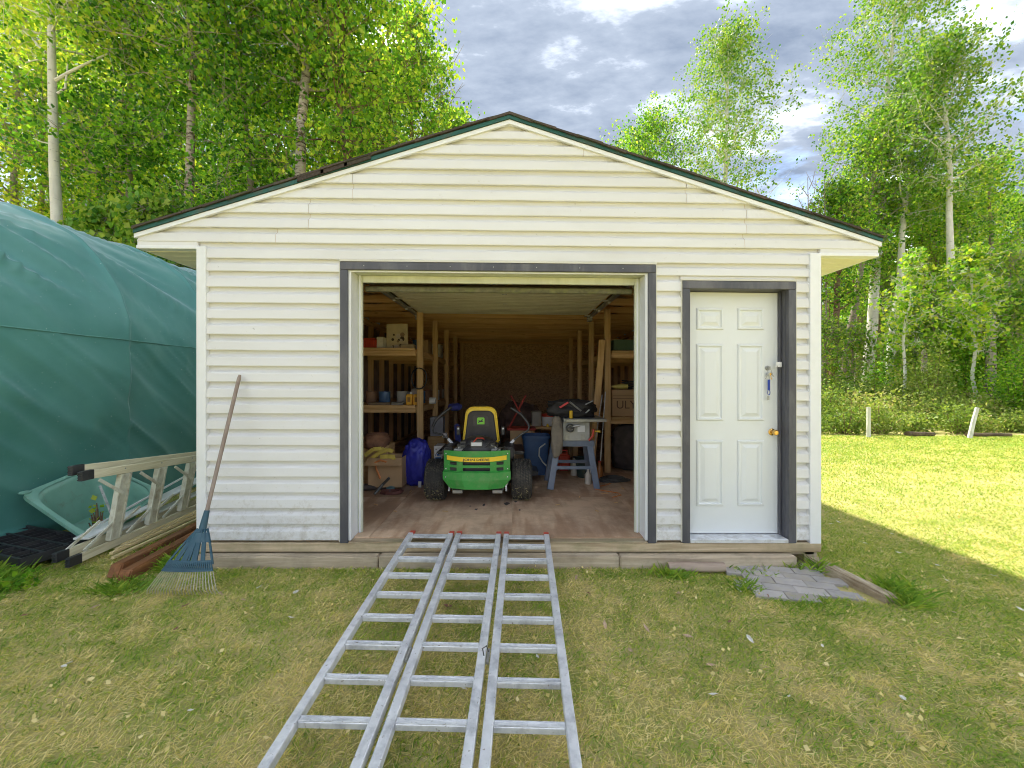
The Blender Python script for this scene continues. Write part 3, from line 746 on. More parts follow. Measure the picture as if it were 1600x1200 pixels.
# ---- black plastic grid tray
gt = wthing('plastic_grid', 'black plastic grid panel lying in the weeds beside the tub', 'grid panel', (-4.2, 0, 0))
o0 = Vector((-3.84, -.26, .10)); gu = Vector((-.965, .26, .02)).normalized(); gv = Vector((.26, .965, 0)).normalized(); GLn, GW = 1.9, .46
for k in range(4):
    a = o0 + gv * (GW * k / 3); MB().bar(a, a + gu * GLn, .022, .075 if k in (0, 3) else .05).build('long_bar', black_m, gt, bevel=.003)
for k in range(20):
    a = o0 + gu * (GLn * k / 19); MB().bar(a, a + gv * GW, .010, .05 if k % 19 else .075).build('cross_bar', black_m, gt)
MB().add([tuple(o0 + gu * a * GLn + gv * b * GW - Vector((0, 0, .06))) for a, b in ((.03, .03), (.97, .03), (.97, .97), (.03, .97))], [(0, 1, 2, 3)]).build('tray_base', black_m, gt)

# ---- lumber on the ground beside the shed
tm_m = WOOD('brown_treated_timber', (.16, .06, .022), (.34, .15, .06), 'Y', stain=(.2, .15, .1), staina=.35)
def timber(a, b, wd, ht, mat, label, name='timber', bevel=.008):
    a, b = Vector(a), Vector(b); o = MB(); o.bar(a, b, wd, ht)
    t = (b - a).normalized(); vs = [Vector(v) for v in o.v]
    o.v = [tuple(v - t * (.05 if (v - a).dot(t) < .01 and v.z > a.z else 0) * -1) if (v - a).dot(t) < .01 and v.z > a.z else tuple(v) for v in vs]
    ob = o.build(name, mat, None, bevel=bevel, segs=2); return tag(ob, label, name)
timber((-2.925, -.40, .042), (-3.16, 1.6, .045), .088, .088, tm_m, 'brown stained timber lying on the grass alongside the shed corner')
timber((-3.09, -.30, .045), (-3.30, 1.7, .05), .09, .088, tm_m, 'brown stained timber lying between the ladder and another timber')
pl_w = M('white_painted_board', (.78, .78, .76), .55, var=.06, scale=8, dirt=(.4, .35, .25), dirtamt=.4, stretch=(1, .15, 1))
for k, (a, b, wd) in enumerate((((-3.70, .05, .17), (-3.86, 2.3, .44), .13), ((-3.69, .30, .13), (-3.76, 2.3, .28), .10), ((-3.72, .12, .215), (-3.95, 2.2, .55), .02))):
    MBo = MB().bar(a, b, wd, .016).build('white_board', pl_w, None, bevel=.002)
    tag(MBo, ['wide white board resting on the tub and slats behind ladder', 'white board with dirty end lying low behind the ladder', 'thin white strip standing on edge behind the ladder'][k], 'board')
sl_m = WOOD('yellow_slat', (.55, .42, .20), (.78, .64, .36), 'Y')
for k in range(5):
    x = -3.40 - k * .034 + (.0 if k else .02)
    o = MB().bar((x - .02 * (k % 2), .0 + .06 * k, .028 + .012 * (k % 3)), (x - .04, 1.9, .05 + .01 * k), .030, .022).build('yellow_lath', sl_m, None, bevel=.002)
    tag(o, 'thin yellow wooden lath lying on the ground under the ladder', 'lath', 'wooden laths under the ladder')
# thin metal strip inside tub
tag(MB().bar((-4.05, .55, .50), (-3.84, .50, .12), .018, .010).build('metal_strip', alu_m, None), 'thin bare metal strip leaning inside the green tub', 'strip')

# ---- patio pavers, edging, log
pav = wthing('paver_patch', 'small patch of grey concrete pavers before the entry door', 'paving', (2.05, -.33, 0))
pv_m = M('grey_paver', (.42, .385, .36), .9, var=.15, scale=14, bmp=.5, pervar=.14, dirt=(.34, .28, .15), dirtamt=.6, dirtscale=7)
pr = random.Random(8); ang = R(-14)
for r_ in range(6):
    for c_ in range(4):
        x = 1.68 + c_ * .205 + (r_ % 2) * .10; y = -.60 + r_ * .108
        cx, cy = 2.05 + (x - 2.05) * math.cos(ang) - (y + .33) * math.sin(ang), -.33 + (x - 2.05) * math.sin(ang) + (y + .33) * math.cos(ang)
        if not (1.72 < cx < 2.47 and -.64 < cy < -.13): continue
        if cx - 1.72 < (cy + .64) * .12: continue
        a = ang + pr.uniform(-.03, .03); ux = Vector((math.cos(a), math.sin(a), pr.uniform(-.008, .008))); m = MB()
        c = Vector((cx, cy, -.012 + pr.uniform(-.002, .003))); m.bar(c - ux * .101, c + ux * .101, .1055, .06); m.build('paver', pv_m, pav, bevel=.0025, segs=2)
ed_m = WOOD('weathered_edging', (.27, .18, .10), (.62, .52, .38), 'Y', stain=(.16, .11, .06), staina=.7)
o = MB(); o.bar((2.50, -.06, .022), (2.60, -.66, .010), .095, .09)
tag(o.build('edging_timber', ed_m, None, bevel=.012, segs=2), 'split weathered timber edging the pavers right of the entry door', 'timber')
m = MB(); pts = [Vector((1.245 + .45 * k / 6, -.185 + .004 * math.sin(k), .036)) for k in range(7)]
m.tube(pts, [.036, .039, .041, .040, .041, .039, .035], 12)
tag(m.build('log', WOOD('grey_log', (.28, .20, .15), (.46, .36, .28), 'X'), None, smooth=True), 'short grey log lying in grass against the foundation timber', 'log')

# ---- key bunch hanging from the deadbolt
kb = wthing('key_bunch', 'bunch of keys with blue strap hanging from the white entry door', 'keys', (lc.x, DY - .02, lc.z - .2))
kz = lc.z + .02 - lc.x * .0046 * (lc.z - .2)
m = MB(); m.box(lc.x - .008, lc.x + .008, DY - .03, DY - .027, kz - .010, kz + .012); m.box(lc.x - .002, lc.x + .002, DY - .028, DY - .01, kz - .008, kz - .004); m.build('key', steel_m, kb)
m = MB(); m.tube([(lc.x + .016 * math.cos(a), DY - .03, kz - .03 + .018 * math.sin(a)) for a in [2 * math.pi * q / 14 for q in range(15)]], .0016, 6); m.build('key_ring', steel_m, kb)
for q, (dx_, tl) in enumerate(((-.022, .05), (.0, .06), (.028, .03), (.012, .055))):
    m = MB(); a = Vector((lc.x + dx_ * .4, DY - .024 - .002 * q, kz - .045)); b = a + Vector((dx_, 0, -tl)); m.tube([a, a + (b - a) * .3], [.010, .009], 10); m.bar(a + (b - a) * .3, b, .006, .002, (0, 1, 0)); m.build('key', steel_m if q != 3 else brass_m, kb)
m = MB(); m.bar((lc.x - .004, DY - .026, kz - .10), (lc.x - .004, DY - .026, kz - .19), .018, .006, (0, 1, 0)); m.build('strap', M('blue_strap', (.015, .05, .35), .6), kb)
m = MB(); m.tube([(lc.x - .004 + .010 * math.cos(a), DY - .026, kz - .21 + .024 * math.sin(a)) for a in [2 * math.pi * q / 14 for q in range(15)]], .003, 6); m.build('strap_loop', MATS['blue_strap'], kb)
m = MB(); m.box(lc.x - .016, lc.x + .0, DY - .028, DY - .024, kz - .275, kz - .243); m.build('key_tag', steel_m, kb)

# ---- fence posts, logs, far outbuilding
fp_m = WOOD('whitewashed_post', (.45, .44, .38), (.72, .72, .66), 'Z')
for (px, py, tx, ty), lb in (((1357, 683, 1357, 636), 'upright pale fence post at the far edge of the lawn'), ((1514, 684, 1527, 637), 'leaning pale fence post at the far edge of the lawn')):
    g = G(px, py); d = g.y + CAMD; t = Vector(((tx - 800) / FPX * d, g.y, CAMZ - (ty - 600) / FPX * d))
    tag(MB().tube([g - Vector((0, 0, .1)), g.lerp(t, .5), t], [.055, .05, .045], 9).build('fence_post', fp_m, None), lb, 'post')
lg_m = WOOD('rotting_log', (.08, .055, .035), (.22, .16, .10), 'X')
for px0, px1, py, r_, lb in ((1240, 1340, 672, .11, 'long dark rotting log lying along the lawn edge near the shed'), (1352, 1452, 668, .07, 'thin fallen trunk rising into the shrubs behind fence post'), (1434, 1476, 680, .08, 'short rotten log stub at the lawn edge between fence posts'), (1530, 1600, 680, .06, 'fallen branch at lawn edge right of leaning fence post')):
    a = G(px0, py + 4); b = G(px1, py + 4); b.y = a.y; b.x = (px1 - 800) / FPX * (a.y + CAMD); up = .22 if py == 668 else 0
    a.y += .3; b.y += .3
    pts = [a.lerp(b, k / 6) + Vector((0, .05 * math.sin(k * 2.1), r_ * .8 + up * k / 6)) for k in range(7)]
    tag(MB().tube(pts, [r_ * (1 - .05 * k) for k in range(7)], 9).build('fallen_log', lg_m, None, smooth=True), lb, 'log')
hb = wthing('outbuilding', 'small pale outbuilding with white roof far off among the trunks', 'building', (27, 32, 0))
MB().box(25.5, 28.6, 31, 35, -.1, 2.1).build('wall', M('outbuilding_wall', (.5, .4, .33), .8), hb)
MB().prism([(25.2, 2.1), (28.9, 2.1), (28.9, 2.3), (27, 2.75), (25.2, 2.3)], 30.8, 35.2).build('roof', white_m, hb)

# ---- tarp shelter
sh = wthing('tarp_shelter', 'green tarpaulin hoop shelter with wrinkled cover standing beside the shed', 'shelter', (-6.6, 2.5, 0))
def tarpmat():
    m, nt, b, o = newmat('green_tarpaulin'); v = coords(nt, rnd=False)
    c = ramp(nt, noise(nt, v, 1.6, 6), [(.3, (.055, .22, .19)), (.7, (.095, .285, .25))])
    sp = ramp(nt, noise(nt, v, 55, 2, .5), [(.735, (0, 0, 0)), (.76, (1, 1, 1))]); c = mixc(nt, sp, c, (.5, .6, .55))
    nt.links.new(c, b.inputs['Base Color']); b.inputs['Roughness'].default_value = .55; b.inputs['Specular IOR Level'].default_value = .6
    b.inputs['Sheen Weight'].default_value = 1.0; b.inputs['Sheen Roughness'].default_value = .35; b.inputs['Sheen Tint'].default_value = (.75, .9, 1, 1)
    bump(nt, b, noise(nt, v, 300, 2), .12, .002); return m
tarp = tarpmat()
SHX, SHC, SHA, SHB, SEAM = -4.62, -6.62, 2.0, 1.66, 2.0
ribs = [-1.4 + 1.4 * k for k in range(6)]
nu, nv_ = 320, 180
yy = np.linspace(-1.4, 5.6, nu); vv = np.linspace(0, 1, nv_)
Yg, Vg = np.meshgrid(yy, vv, indexing='ij')
wall = .30
t = np.clip((Vg - wall) / (1 - 2 * wall), 0, 1) * math.pi
Xg = SHC + SHA * np.sign(np.cos(t)) * np.abs(np.cos(t)) ** .92; Zg = np.where(Vg < wall, Vg / wall * SEAM, np.where(Vg > 1 - wall, (1 - Vg) / wall * SEAM, SEAM + SHB * np.sin(t)))
nxn = np.where((Vg < wall), 1, np.where(Vg > 1 - wall, -1, np.cos(t))); nzn = np.where((Vg < wall) | (Vg > 1 - wall), 0, np.sin(t))
fr = np.mod(Yg - ribs[0], 1.4) / 1.4
span = np.sin(np.pi * fr) ** .75
roofm = np.clip((Vg - wall) / .05, 0, 1) * np.clip((1 - wall - Vg) / .05, 0, 1)
sag = -(.13 * roofm + .035 * (1 - roofm)) * span
arc = Vg * 8.2                                           # metres along the arch
def ridged(a, b, s): 
    n = vnoise(a, b, s); return 1 - np.abs(2 * n - 1)
# tension folds: run along the span and slope down towards the next rib
q1 = arc - .42 * (1 - fr) * 1.4; q2 = Yg
wr = (ridged(q1 * 4.2, q2 * .5 + 7, 1) ** 1.6) * .14 + (ridged(q1 * 11 + 3, q2 * .9, 1) ** 2) * .035
wr = wr * roofm * (.25 + .75 * span)
q3 = arc * .62 + fr * .9
wl = (ridged(q3 * 4.2, q2 * .6 + 20, 1) ** 1.7) * .08 + (ridged(q3 * 9.5, q2 * 1.4, 1) ** 2) * .018
wl = wl * (1 - roofm) * np.clip(Vg / wall * 1.6, .25, 1) 
fl = (vnoise(Yg, arc, .9) - .5) * .10 * (1 - roofm) * (1 - np.clip(Vg / wall, 0, 1) * .6)
hem = np.where(Vg < .02, .05, 0)
dsp = sag + wr + wl + fl + hem + (vnoise(Yg, arc, 3.3) - .5) * .02
ribp = np.exp(-(np.minimum(fr, 1 - fr) * 1.4 / .022) ** 2) * .035; dsp = dsp + ribp * roofm
seam = np.exp(-((Zg - SEAM) / .012) ** 2) * .008 * (Vg < .5); dsp = dsp + seam
Xg = Xg + nxn * dsp; Zg = np.maximum(Zg + nzn * dsp, .01)
Zg = Zg - .05 * np.sin(np.pi * fr) * roofm * 0
ii = np.arange(nu * nv_).reshape(nu, nv_); q = np.stack([ii[:-1, :-1], ii[1:, :-1], ii[1:, 1:], ii[:-1, 1:]], -1).reshape(-1)
me = npmesh('cover', np.stack([Xg + 6.6, Yg - 2.5, Zg], -1).reshape(-1, 3), q, 4, tarp)
for p in me.polygons: p.use_smooth = True
link('cover', me, sh)
for y in ribs[1:5]:
    pts = [(SHX - .03, y, 0), (SHX - .03, y, 1.0), (SHX - .03, y, SEAM)] + [(SHC + (SHA - .035) * math.copysign(abs(math.cos(a)) ** .92, math.cos(a)), y, SEAM + (SHB - .035) * math.sin(a)) for a in [math.pi * k / 24 for k in range(1, 24)]] + [(SHC - SHA + .03, y, SEAM), (SHC - SHA + .03, y, 0)]
    MB().tube(pts, .018, 8).build('hoop', steel_m, sh)
kv = int(round(wall * (nv_ - 1)))
MB().tube([(Xg[k, kv] + .006, Yg[k, kv], Zg[k, kv]) for k in range(0, nu, 5)], .007, 6).build('seam_cord', M('seam_tape', (.12, .32, .28), .5), sh)

# ================================================================== INSIDE THE GARAGE
def crumple(name, c, size, mat, parent=None, seed=0, amp=.18, freq=2.2, sub=4, flat=True, floor=None):
    bm = bmesh.new(); bmesh.ops.create_icosphere(bm, subdivisions=sub, radius=1)
    for v in bm.verts:
        d = v.co.normalized(); p = d * freq + Vector((seed * 7.3, seed * 3.1, 0))
        n = mno.noise(p) * .6 + (1 - 2 * abs(mno.noise(p * 2.1))) * .35 + (1 - 2 * abs(mno.noise(p * 4.7))) * .16
        e = Vector([math.copysign(abs(x) ** .75, x) for x in d]) * (1 + amp * n)
        v.co = Vector((e.x * size[0], e.y * size[1], e.z * size[2])) + Vector(c)
        if floor is not None: v.co.z = max(v.co.z, floor)
    for f in bm.faces: f.smooth = True
    me = bpy.data.meshes.new(name); bm.to_mesh(me); bm.free(); me.materials.append(mat)
    if parent is not None and parent.name in OFF: 
        me.transform(Matrix.Translation(-Vector(OFF[parent.name])))
    return link(name, me, parent)

# ---- zero turn mower, seen from behind
MX, MY = -.372, 1.16
mow = thing('riding_mower', 'green and yellow riding lawn mower parked on the plywood floor', 'mower', (MX, MY, FZ + .002))
def lx(px, d): return (px - 800) / FPX * d - MX
def lz(py, d): return CAMZ - (py - 600) / FPX * d - FZ
for sx in (-1, 1):
    wl_ = MB(); R0 = .228; W = .112
    wl_.lathe([(.10, -W), (.17, -W - .004), (.205, -W + .004), (.216, -W + .022), (.219, -.05), (.220, 0), (.219, .05), (.216, W - .022), (.205, W - .004), (.17, W + .004), (.10, W)], 36, (sx * .478, 0, R0), 'X')
    wheel = wl_.build('wheel', rubber_m, mow, smooth=True)
    m = MB()
    for a in range(44):
        for c in range(7):
            th = 2 * math.pi * (a + (c % 2) * .5) / 44; xx = sx * .478 + (c - 3) * .0285; rr_ = .2225 - abs(c - 3) * .0012
            ct, stt = math.cos(th), math.sin(th); cc = Vector((xx, ct * rr_, R0 + stt * rr_)); tv = Vector((.55 if c % 2 else .45, -stt, ct)).normalized()
            m.bar(cc - tv * .0125, cc + tv * .0125, .013, .012, (0, ct, stt))
    m.build('tread', rubber_m, wheel)
    MB().lathe([(.0, -.02), (.05, -.02), (.06, -.05), (.105, -.06), (.105, .06), (.06, .05), (.0, .05)], 20, (sx * .478, 0, R0), 'X').build('rim', myellow_m, wheel, smooth=True)
    MB().box(*sorted((sx * .335, sx * .30)), -.06, .06, R0 - .06, R0 + .07).build('axle_housing', steel_m, mow, bevel=.008)
    m = MB(); m.bar((sx * .31, -.20, .14), (sx * .30, -.16, .30), .018, .012); m.bar((sx * .27, -.19, .15), (sx * .31, -.15, .32), .014, .012); m.build('bracket', steel_m, mow)
    m = MB(); m.box(*sorted((sx * .16, sx * .27)), -.24, -.15, .125, .165); m.build('guard_foot', steel_m, mow, bevel=.005)
    # fender box and lever pivot
    MB().box(*sorted((sx * .27, sx * .40)), -.12, .45, .48, .60).build('fender', black_m, mow, bevel=.02, segs=3)
    MB().box(*sorted((sx * .37, sx * .52)), .18, .75, .47, .51).build('fender', black_m, mow, bevel=.015, segs=2)
    # seat belt bracket
    MB().box(*sorted((sx * .245, sx * .285)), .20, .24, .70, .80).build('seat_bracket', black_m, mow, bevel=.004)
    MB().lathe([(0, -.006), (.011, -.005), (.012, 0)], 12, (sx * .265, .198, .775), 'Y').build('bracket_bolt', alu_m, mow)
# rear guard plate with slots
xs_ = [-.352, -.285, -.21, -.18, -.143, .143, .18, .21, .285, .352]
zs_ = [.60, .485, .452, .425, .392, .375, .30, .205]
def gy_(x, z):
    a = abs(x); y = -.36 if a <= .15 else -.36 + (a - .15) * .32
    if z <= .376: y -= .030 * min(1, (.40 - z) / .03)
    return y
def gx_(x, z):
    if z < .25: return x * .80
    if z < .39: return x * 1.02
    return x
bm = bmesh.new(); gvx = [[bm.verts.new((gx_(x, z), gy_(x, z), z)) for x in xs_] for z in zs_]
for i in range(len(zs_) - 1):
    for j in range(len(xs_) - 1):
        if i in (1, 3) and j in (1, 4, 7): continue
        bm.faces.new((gvx[i][j], gvx[i][j + 1], gvx[i + 1][j + 1], gvx[i + 1][j]))
bmesh.ops.recalc_face_normals(bm, faces=bm.faces); bmesh.ops.solidify(bm, geom=bm.faces[:], thickness=.012)
es = [e for e in bm.edges if len(e.link_faces) == 2 and e.calc_face_angle(0) > .9]; bmesh.ops.bevel(bm, geom=es, offset=.002, segments=2, affect='EDGES', clamp_overlap=True)
me = bpy.data.meshes.new('rear_guard'); bm.to_mesh(me); bm.free(); me.materials.append(mgreen_m); guard = link('rear_guard', me, mow)
m = MB(); n = 14
for k in range(n):
    x0, x1 = -.315 + .63 * k / n, -.315 + .63 * (k + 1) / n; c0, c1 = (1 - (x0 / .315) ** 2) * .016, (1 - (x1 / .315) ** 2) * .016
    y0, y1 = gy_(x0, .5) - .0145, gy_(x1, .5) - .0145
    m.add([(x0, y0, .505 - c0), (x1, y1, .505 - c1), (x1, y1, .552 - c1), (x0, y0, .552 - c0), (x0, y0 + .004, .505 - c0), (x1, y1 + .004, .505 - c1), (x1, y1 + .004, .552 - c1), (x0, y0 + .004, .552 - c0)], [(0, 1, 2, 3), (7, 6, 5, 4), (0, 4, 5, 1), (2, 6, 7, 3)])
st = m.build('yellow_stripe', myellow_m, guard)
text('lettering', 'JOHN DEERE', .046, black_m, guard, Matrix.Translation((0, -.3765, .512)) @ Matrix.Rotation(R(90), 4, 'X') @ Matrix.Diagonal((1.05, .72, 1, 1)), bold=.0008)
for x in (-.325, .325):
    for z in (.57, .41, .33):
        MB().lathe([(0, -.006), (.006, -.005), (.007, 0)], 10, (x, gy_(x, z) - .013, z), 'Y').build('guard_bolt', alu_m, guard)
# engine
eng = MB(); eng.lathe([(.02, .0), (.20, .0), (.205, .10), (.19, .16), (.14, .20), (.06, .225), (.0, .225)], 28, (0, -.08, .50)); engine = eng.build('engine', black_m, mow, smooth=True)
MB().box(-.145, .145, -.27, -.12, .50, .60).build('engine_shroud', black_m, mow, bevel=.03, segs=3)
MB().box(-.22, -.10, -.24, -.05, .56, .68).build('engine_cover', black_m, mow, bevel=.03, segs=3)
MB().box(.10, .22, -.24, -.05, .56, .66).build('engine_cover', black_m, mow, bevel=.03, segs=3)
af = MB().box(-.075, .065, -.29, -.24, .625, .700).build('air_filter', M('charcoal_plastic', (.05, .05, .055), .4), mow, bevel=.012, segs=2)
MB().box(-.060, .050, -.294, -.2905, .645, .682).build('filter_label', M('grey_label', (.62, .62, .62), .4), af)
for x in (-.20, .20):
    m = MB(); m.tube([(x, -.26, .56), (x, -.24, .62), (x * .7, -.2, .64)], .012, 8); m.box(x - .05, x + .05, -.27, -.2, .575, .612); m.build('engine_bracket', steel_m, mow, bevel=.004)
MB().box(-.30, .30, -.30, .3, .30, .48).build('engine_frame', black_m, mow, bevel=.01)
MB().box(-.26, .26, -.32, -.1, .20, .29).build('muffler', darkmetal_m, mow, bevel=.02, segs=2)
# seat
D_ = 4.82
def seatpoly(w0, w1, z0, z1, rad=.10):
    pts = [(-w0, z0), (w0, z0), (w1, z1 - rad)]
    pts += [(w1 - rad + rad * math.cos(a), z1 - rad + rad * math.sin(a) * 1.0) for a in [math.pi / 2 * k / 6 for k in range(1, 7)]]
    pts += [(-w1 + rad - rad * math.sin(a), z1 - rad + rad * math.cos(a)) for a in [math.pi / 2 * k / 6 for k in range(0, 7)]]
    return pts
seat = MB().prism(seatpoly(.225, .19, .60, 1.03), .26, .35).build('seat_back', myellow_m, mow, bevel=.015, segs=3, smooth=True)
MB().prism(seatpoly(.195, .160, .62, .985, .085), .235, .27).build('back_panel', M('seat_vinyl', (.035, .03, .03), .5, var=.2), seat, bevel=.012, segs=3, smooth=True)
MB().prism(seatpoly(.10, .095, .80, .93, .03), .2315, .236).build('back_inset', M('seat_vinyl2', (.045, .04, .04), .45, var=.2), seat, bevel=.002)
MB().box(-.23, .23, .30, .75, .54, .64).build('seat_cushion', MATS['seat_vinyl'], mow, bevel=.03, segs=3)
em_g = M('emblem_green', (.22, .62, .05), .4, bmp=0)
em = MB().prism(seatpoly(.045, .045, .822, .905, .018), .2275, .2312).build('emblem', em_g, seat, bevel=.004, segs=2)
deer = [(-.032, .846), (-.022, .858), (-.028, .874), (-.018, .872), (-.012, .866), (.004, .868), (.012, .880), (.010, .890), (.018, .886), (.026, .882), (.020, .874), (.022, .862), (.034, .852), (.022, .854), (.014, .850), (-.006, .850), (-.018, .846), (-.024, .838)]
MB().prism(deer, .2258, .2274).build('emblem_figure', black_m, em)
# steering levers
LV = [(712, 697), (701, 685), (690, 679), (677, 676), (675, 668), (680, 657), (690, 647), (704, 637)]
RV = [(792, 698), (803, 687), (814, 679), (825, 673), (827, 667), (824, 660), (814, 648), (798, 638)]
for pts in (LV, RV):
    q = [(lx(a, 4.85), .24 + .02 * k, lz(b, 4.85)) for k, (a, b) in enumerate(pts)]
    lev = MB().tube(q, .011, 8).build('steering_lever', darkmetal_m, mow, smooth=True)
    MB().tube(q[4:], [.016, .019, .019, .017], 10).build('lever_grip', black_m, lev, smooth=True)
    MB().bar(Vector(q[0]) + Vector((0, -.012, 0)), Vector(q[1]) + Vector((0, -.012, 0)), .030, .004, (0, 1, 0)).build('lever_sticker', white_m, lev)
m = MB(); m.lathe([(0, -.03), (.028, -.028), (.032, 0), (.028, .03), (0, .032)], 16, (lx(696, 4.9), .3, lz(680, 4.9)), 'Z'); m.build('fuel_cap', M('grey_cap', (.22, .2, .2), .6), mow, smooth=True)
# cables, clamps and clippings
for k, (x, z) in enumerate(((-.16, .62), (-.05, .70), (.09, .66), (.19, .60))):
    MB().tube([(x, -.28, z - .03), (x + .05, -.30, z + .03), (x + .11, -.24, z + .02), (x + .13, -.14, z - .02)], .006, 6).build('cable', [black_m, red_m, black_m, darkmetal_m][k], mow)
MB().tube([(-.27, -.30, .235), (-.10, -.31, .235), (.12, -.31, .235), (.27, -.29, .235)], .03, 12).build('exhaust', M('rusty_exhaust', (.2, .12, .08), .7, .4, var=.3), mow, smooth=True)
m = MB(); cr_ = random.Random(5)
for k in range(130):
    sx = cr_.choice((-1, 1)); x = sx * .478 + cr_.uniform(-.10, .10); th = cr_.uniform(3.3, 5.6); c = Vector((x, math.cos(th) * .232, .228 + math.sin(th) * .232)); d2 = Vector((cr_.uniform(-1, 1), cr_.uniform(-.4, .4), cr_.uniform(-.6, .6))).normalized() * .012
    m.bar(c - d2, c + d2, .003, .002)
m.build('grass_clippings', M('dry_clippings', (.42, .36, .17), .9), mow)['kind'] = 'stuff'
# deck and front
m = MB(); m.lathe([(.0, 0), (.50, 0), (.52, .02), (.52, .10), (.46, .14), (0, .14)], 30, (0, .95, .07)); m.build('mower_deck', black_m, mow, smooth=True)
MB().prism([(.50, .06), (.72, .10), (.72, .14), (.50, .20)], .75, 1.1).build('discharge_chute', black_m, mow)
for sx in (-1, 1):
    MB().bar((sx * .25, .2, .36), (sx * .28, 1.65, .36), .05, .06).build('frame_rail', mgreen_m, mow)
    fw = MB().lathe([(.0, -.03), (.05, -.03), (.05, -.042), (.12, -.042), (.138, -.02), (.138, .02), (.12, .042), (.05, .042), (0, .03)], 20, (sx * .36, 1.62, .14), 'X').build('front_wheel', rubber_m, mow, smooth=True)
    MB().bar((sx * .30, 1.6, .36), (sx * .36, 1.62, .32), .05, .03).build('caster_fork', black_m, mow)
MB().box(-.30, .30, .85, 1.60, .385, .40).build('foot_plate', black_m, mow, bevel=.004)
# ---- wheel side dirt tray (discharge wing visible by the right tyre) is the chute above

# ---- table saw on a blue steel stand
saw = wthing('table_saw', 'grey table saw on a splayed blue steel stand', 'table saw', (.66, 1.75, FZ))
blue_m = M('stand_blue', (.17, .21, .29), .4, .2, var=.12, bmp=.05, dirt=(.3, .3, .35), dirtamt=.3)
sawg = M('saw_grey', (.42, .43, .42), .45, .2, var=.1, dirt=(.25, .23, .2), dirtamt=.4)
def SP(px, py, y): v = P(px, py, y); return v
yf, yb = 1.56, 2.02
for y in (yf, yb):
    for a, b in (((860, 764), (873, 690)), ((933, 764), (922, 690))):
        p = SP(*a, yf); q_ = SP(*b, yf); p.y = y; q_.y = y + (.06 if y == yf else -.06); p.z = FZ + .002
        sgn = 1 if a[0] < 900 else -1
        m = MB(); m.bar(p, q_, .075, .006, (0, 1, 0)); m.bar(p + Vector((-sgn * .036, .03, 0)), q_ + Vector((-sgn * .036, .03, 0)), .006, .06, (0, 1, 0)); m.build('leg', blue_m, saw, bevel=.002)
    a, b = SP(866, 694, yf), SP(930, 694, yf); a.y = b.y = y + (.055 if y == yf else -.055)
    MB().bar(a, b, .012, .075).build('top_rail', blue_m, saw, bevel=.003)
    a, b = SP(866, 731.5, yf), SP(928, 731.5, yf); a.y = b.y = y + (.03 if y == yf else -.03)
    MB().bar(a, b, .014, .042).build('stretcher', blue_m, saw, bevel=.003)
zt = SP(0, 655, yf).z
bx0, bx1 = SP(880, 0, yf).x, SP(922, 0, yf).x
MB().box(bx0, bx1, yf + .02, yb - .02, SP(0, 689, yf).z, zt - .03).build('saw_body', sawg, saw, bevel=.012, segs=2)
MB().box(bx0 + .0, SP(944, 0, yf).x, yf - .03, yb + .05, zt - .03, zt + .012).build('saw_table', M('cast_table', (.25, .26, .27), .4, .5), saw, bevel=.004)
MB().bar((bx0 + .03, yf - .05, zt - .012), (SP(946, 0, yf).x, yf - .05, zt - .012), .03, .035).build('fence_rail', steel_m, saw, bevel=.003)
hw = SP(891, 669, yf - .03)
m = MB(); m.tube([(hw.x + .045 * math.cos(a), hw.y, hw.z + .045 * math.sin(a)) for a in [2 * math.pi * k / 20 for k in range(21)]], .009, 8); m.lathe([(0, -.03), (.018, -.028), (.02, 0)], 12, (hw.x, hw.y + .01, hw.z), 'Y'); m.bar(hw - Vector((.045, 0, 0)), hw + Vector((.045, 0, 0)), .01, .012); m.build('handwheel', darkmetal_m, saw, smooth=True)
MB().tube([hw + Vector((.03, -.01, .02)), hw + Vector((.11, -.03, .035))], [.010, .013], 8).build('crank_handle', steel_m, saw)
MB().box(bx0 + .18, bx0 + .27, yf + .014, yf + .0195, zt - .16, zt - .08).build('rating_plate', white_m, saw)
for k, x in enumerate((.03, .22)): MB().box(bx0 + x, bx0 + x + .05, yf + .012, yf + .0195, zt - .25, zt - .19).build('body_panel', steel_m, saw)
ml = SP(892, 650, yf - .04); m = MB(); m.box(ml.x - .02, ml.x + .02, ml.y - .03, ml.y + .02, zt + .013, zt + .11); m.build('rip_lock', M('yellow_plastic', (.75, .47, .02), .4), saw, bevel=.008)
kn = SP(934, 674, yf); MB().tube([kn + Vector((-.04, 0, 0)), kn, kn + Vector((.03, -.01, 0))], [.008, .012, .012], 8).build('lock_knob', MATS['yellow_plastic'], saw)
MB().tube([(bx1 - .02, yf - .02, zt - .26), (bx1 + .03, yf - .02, zt - .2), (bx1 + .04, yf - .02, zt - .12)], .014, 8).build('motor_guard', red_m, saw)
# dust bag hanging from the table
bgm = M('dust_bag', (.22, .19, .15), .9, var=.3, scale=6, bmp=.4)
cb = SP(870, 683, yf - .06)
dbg = crumple('dust_bag', cb, (.065, .06, .235), bgm, None, 4, .25, 1.8); tag(dbg, 'limp brown dust bag hanging from the table saw', 'bag')
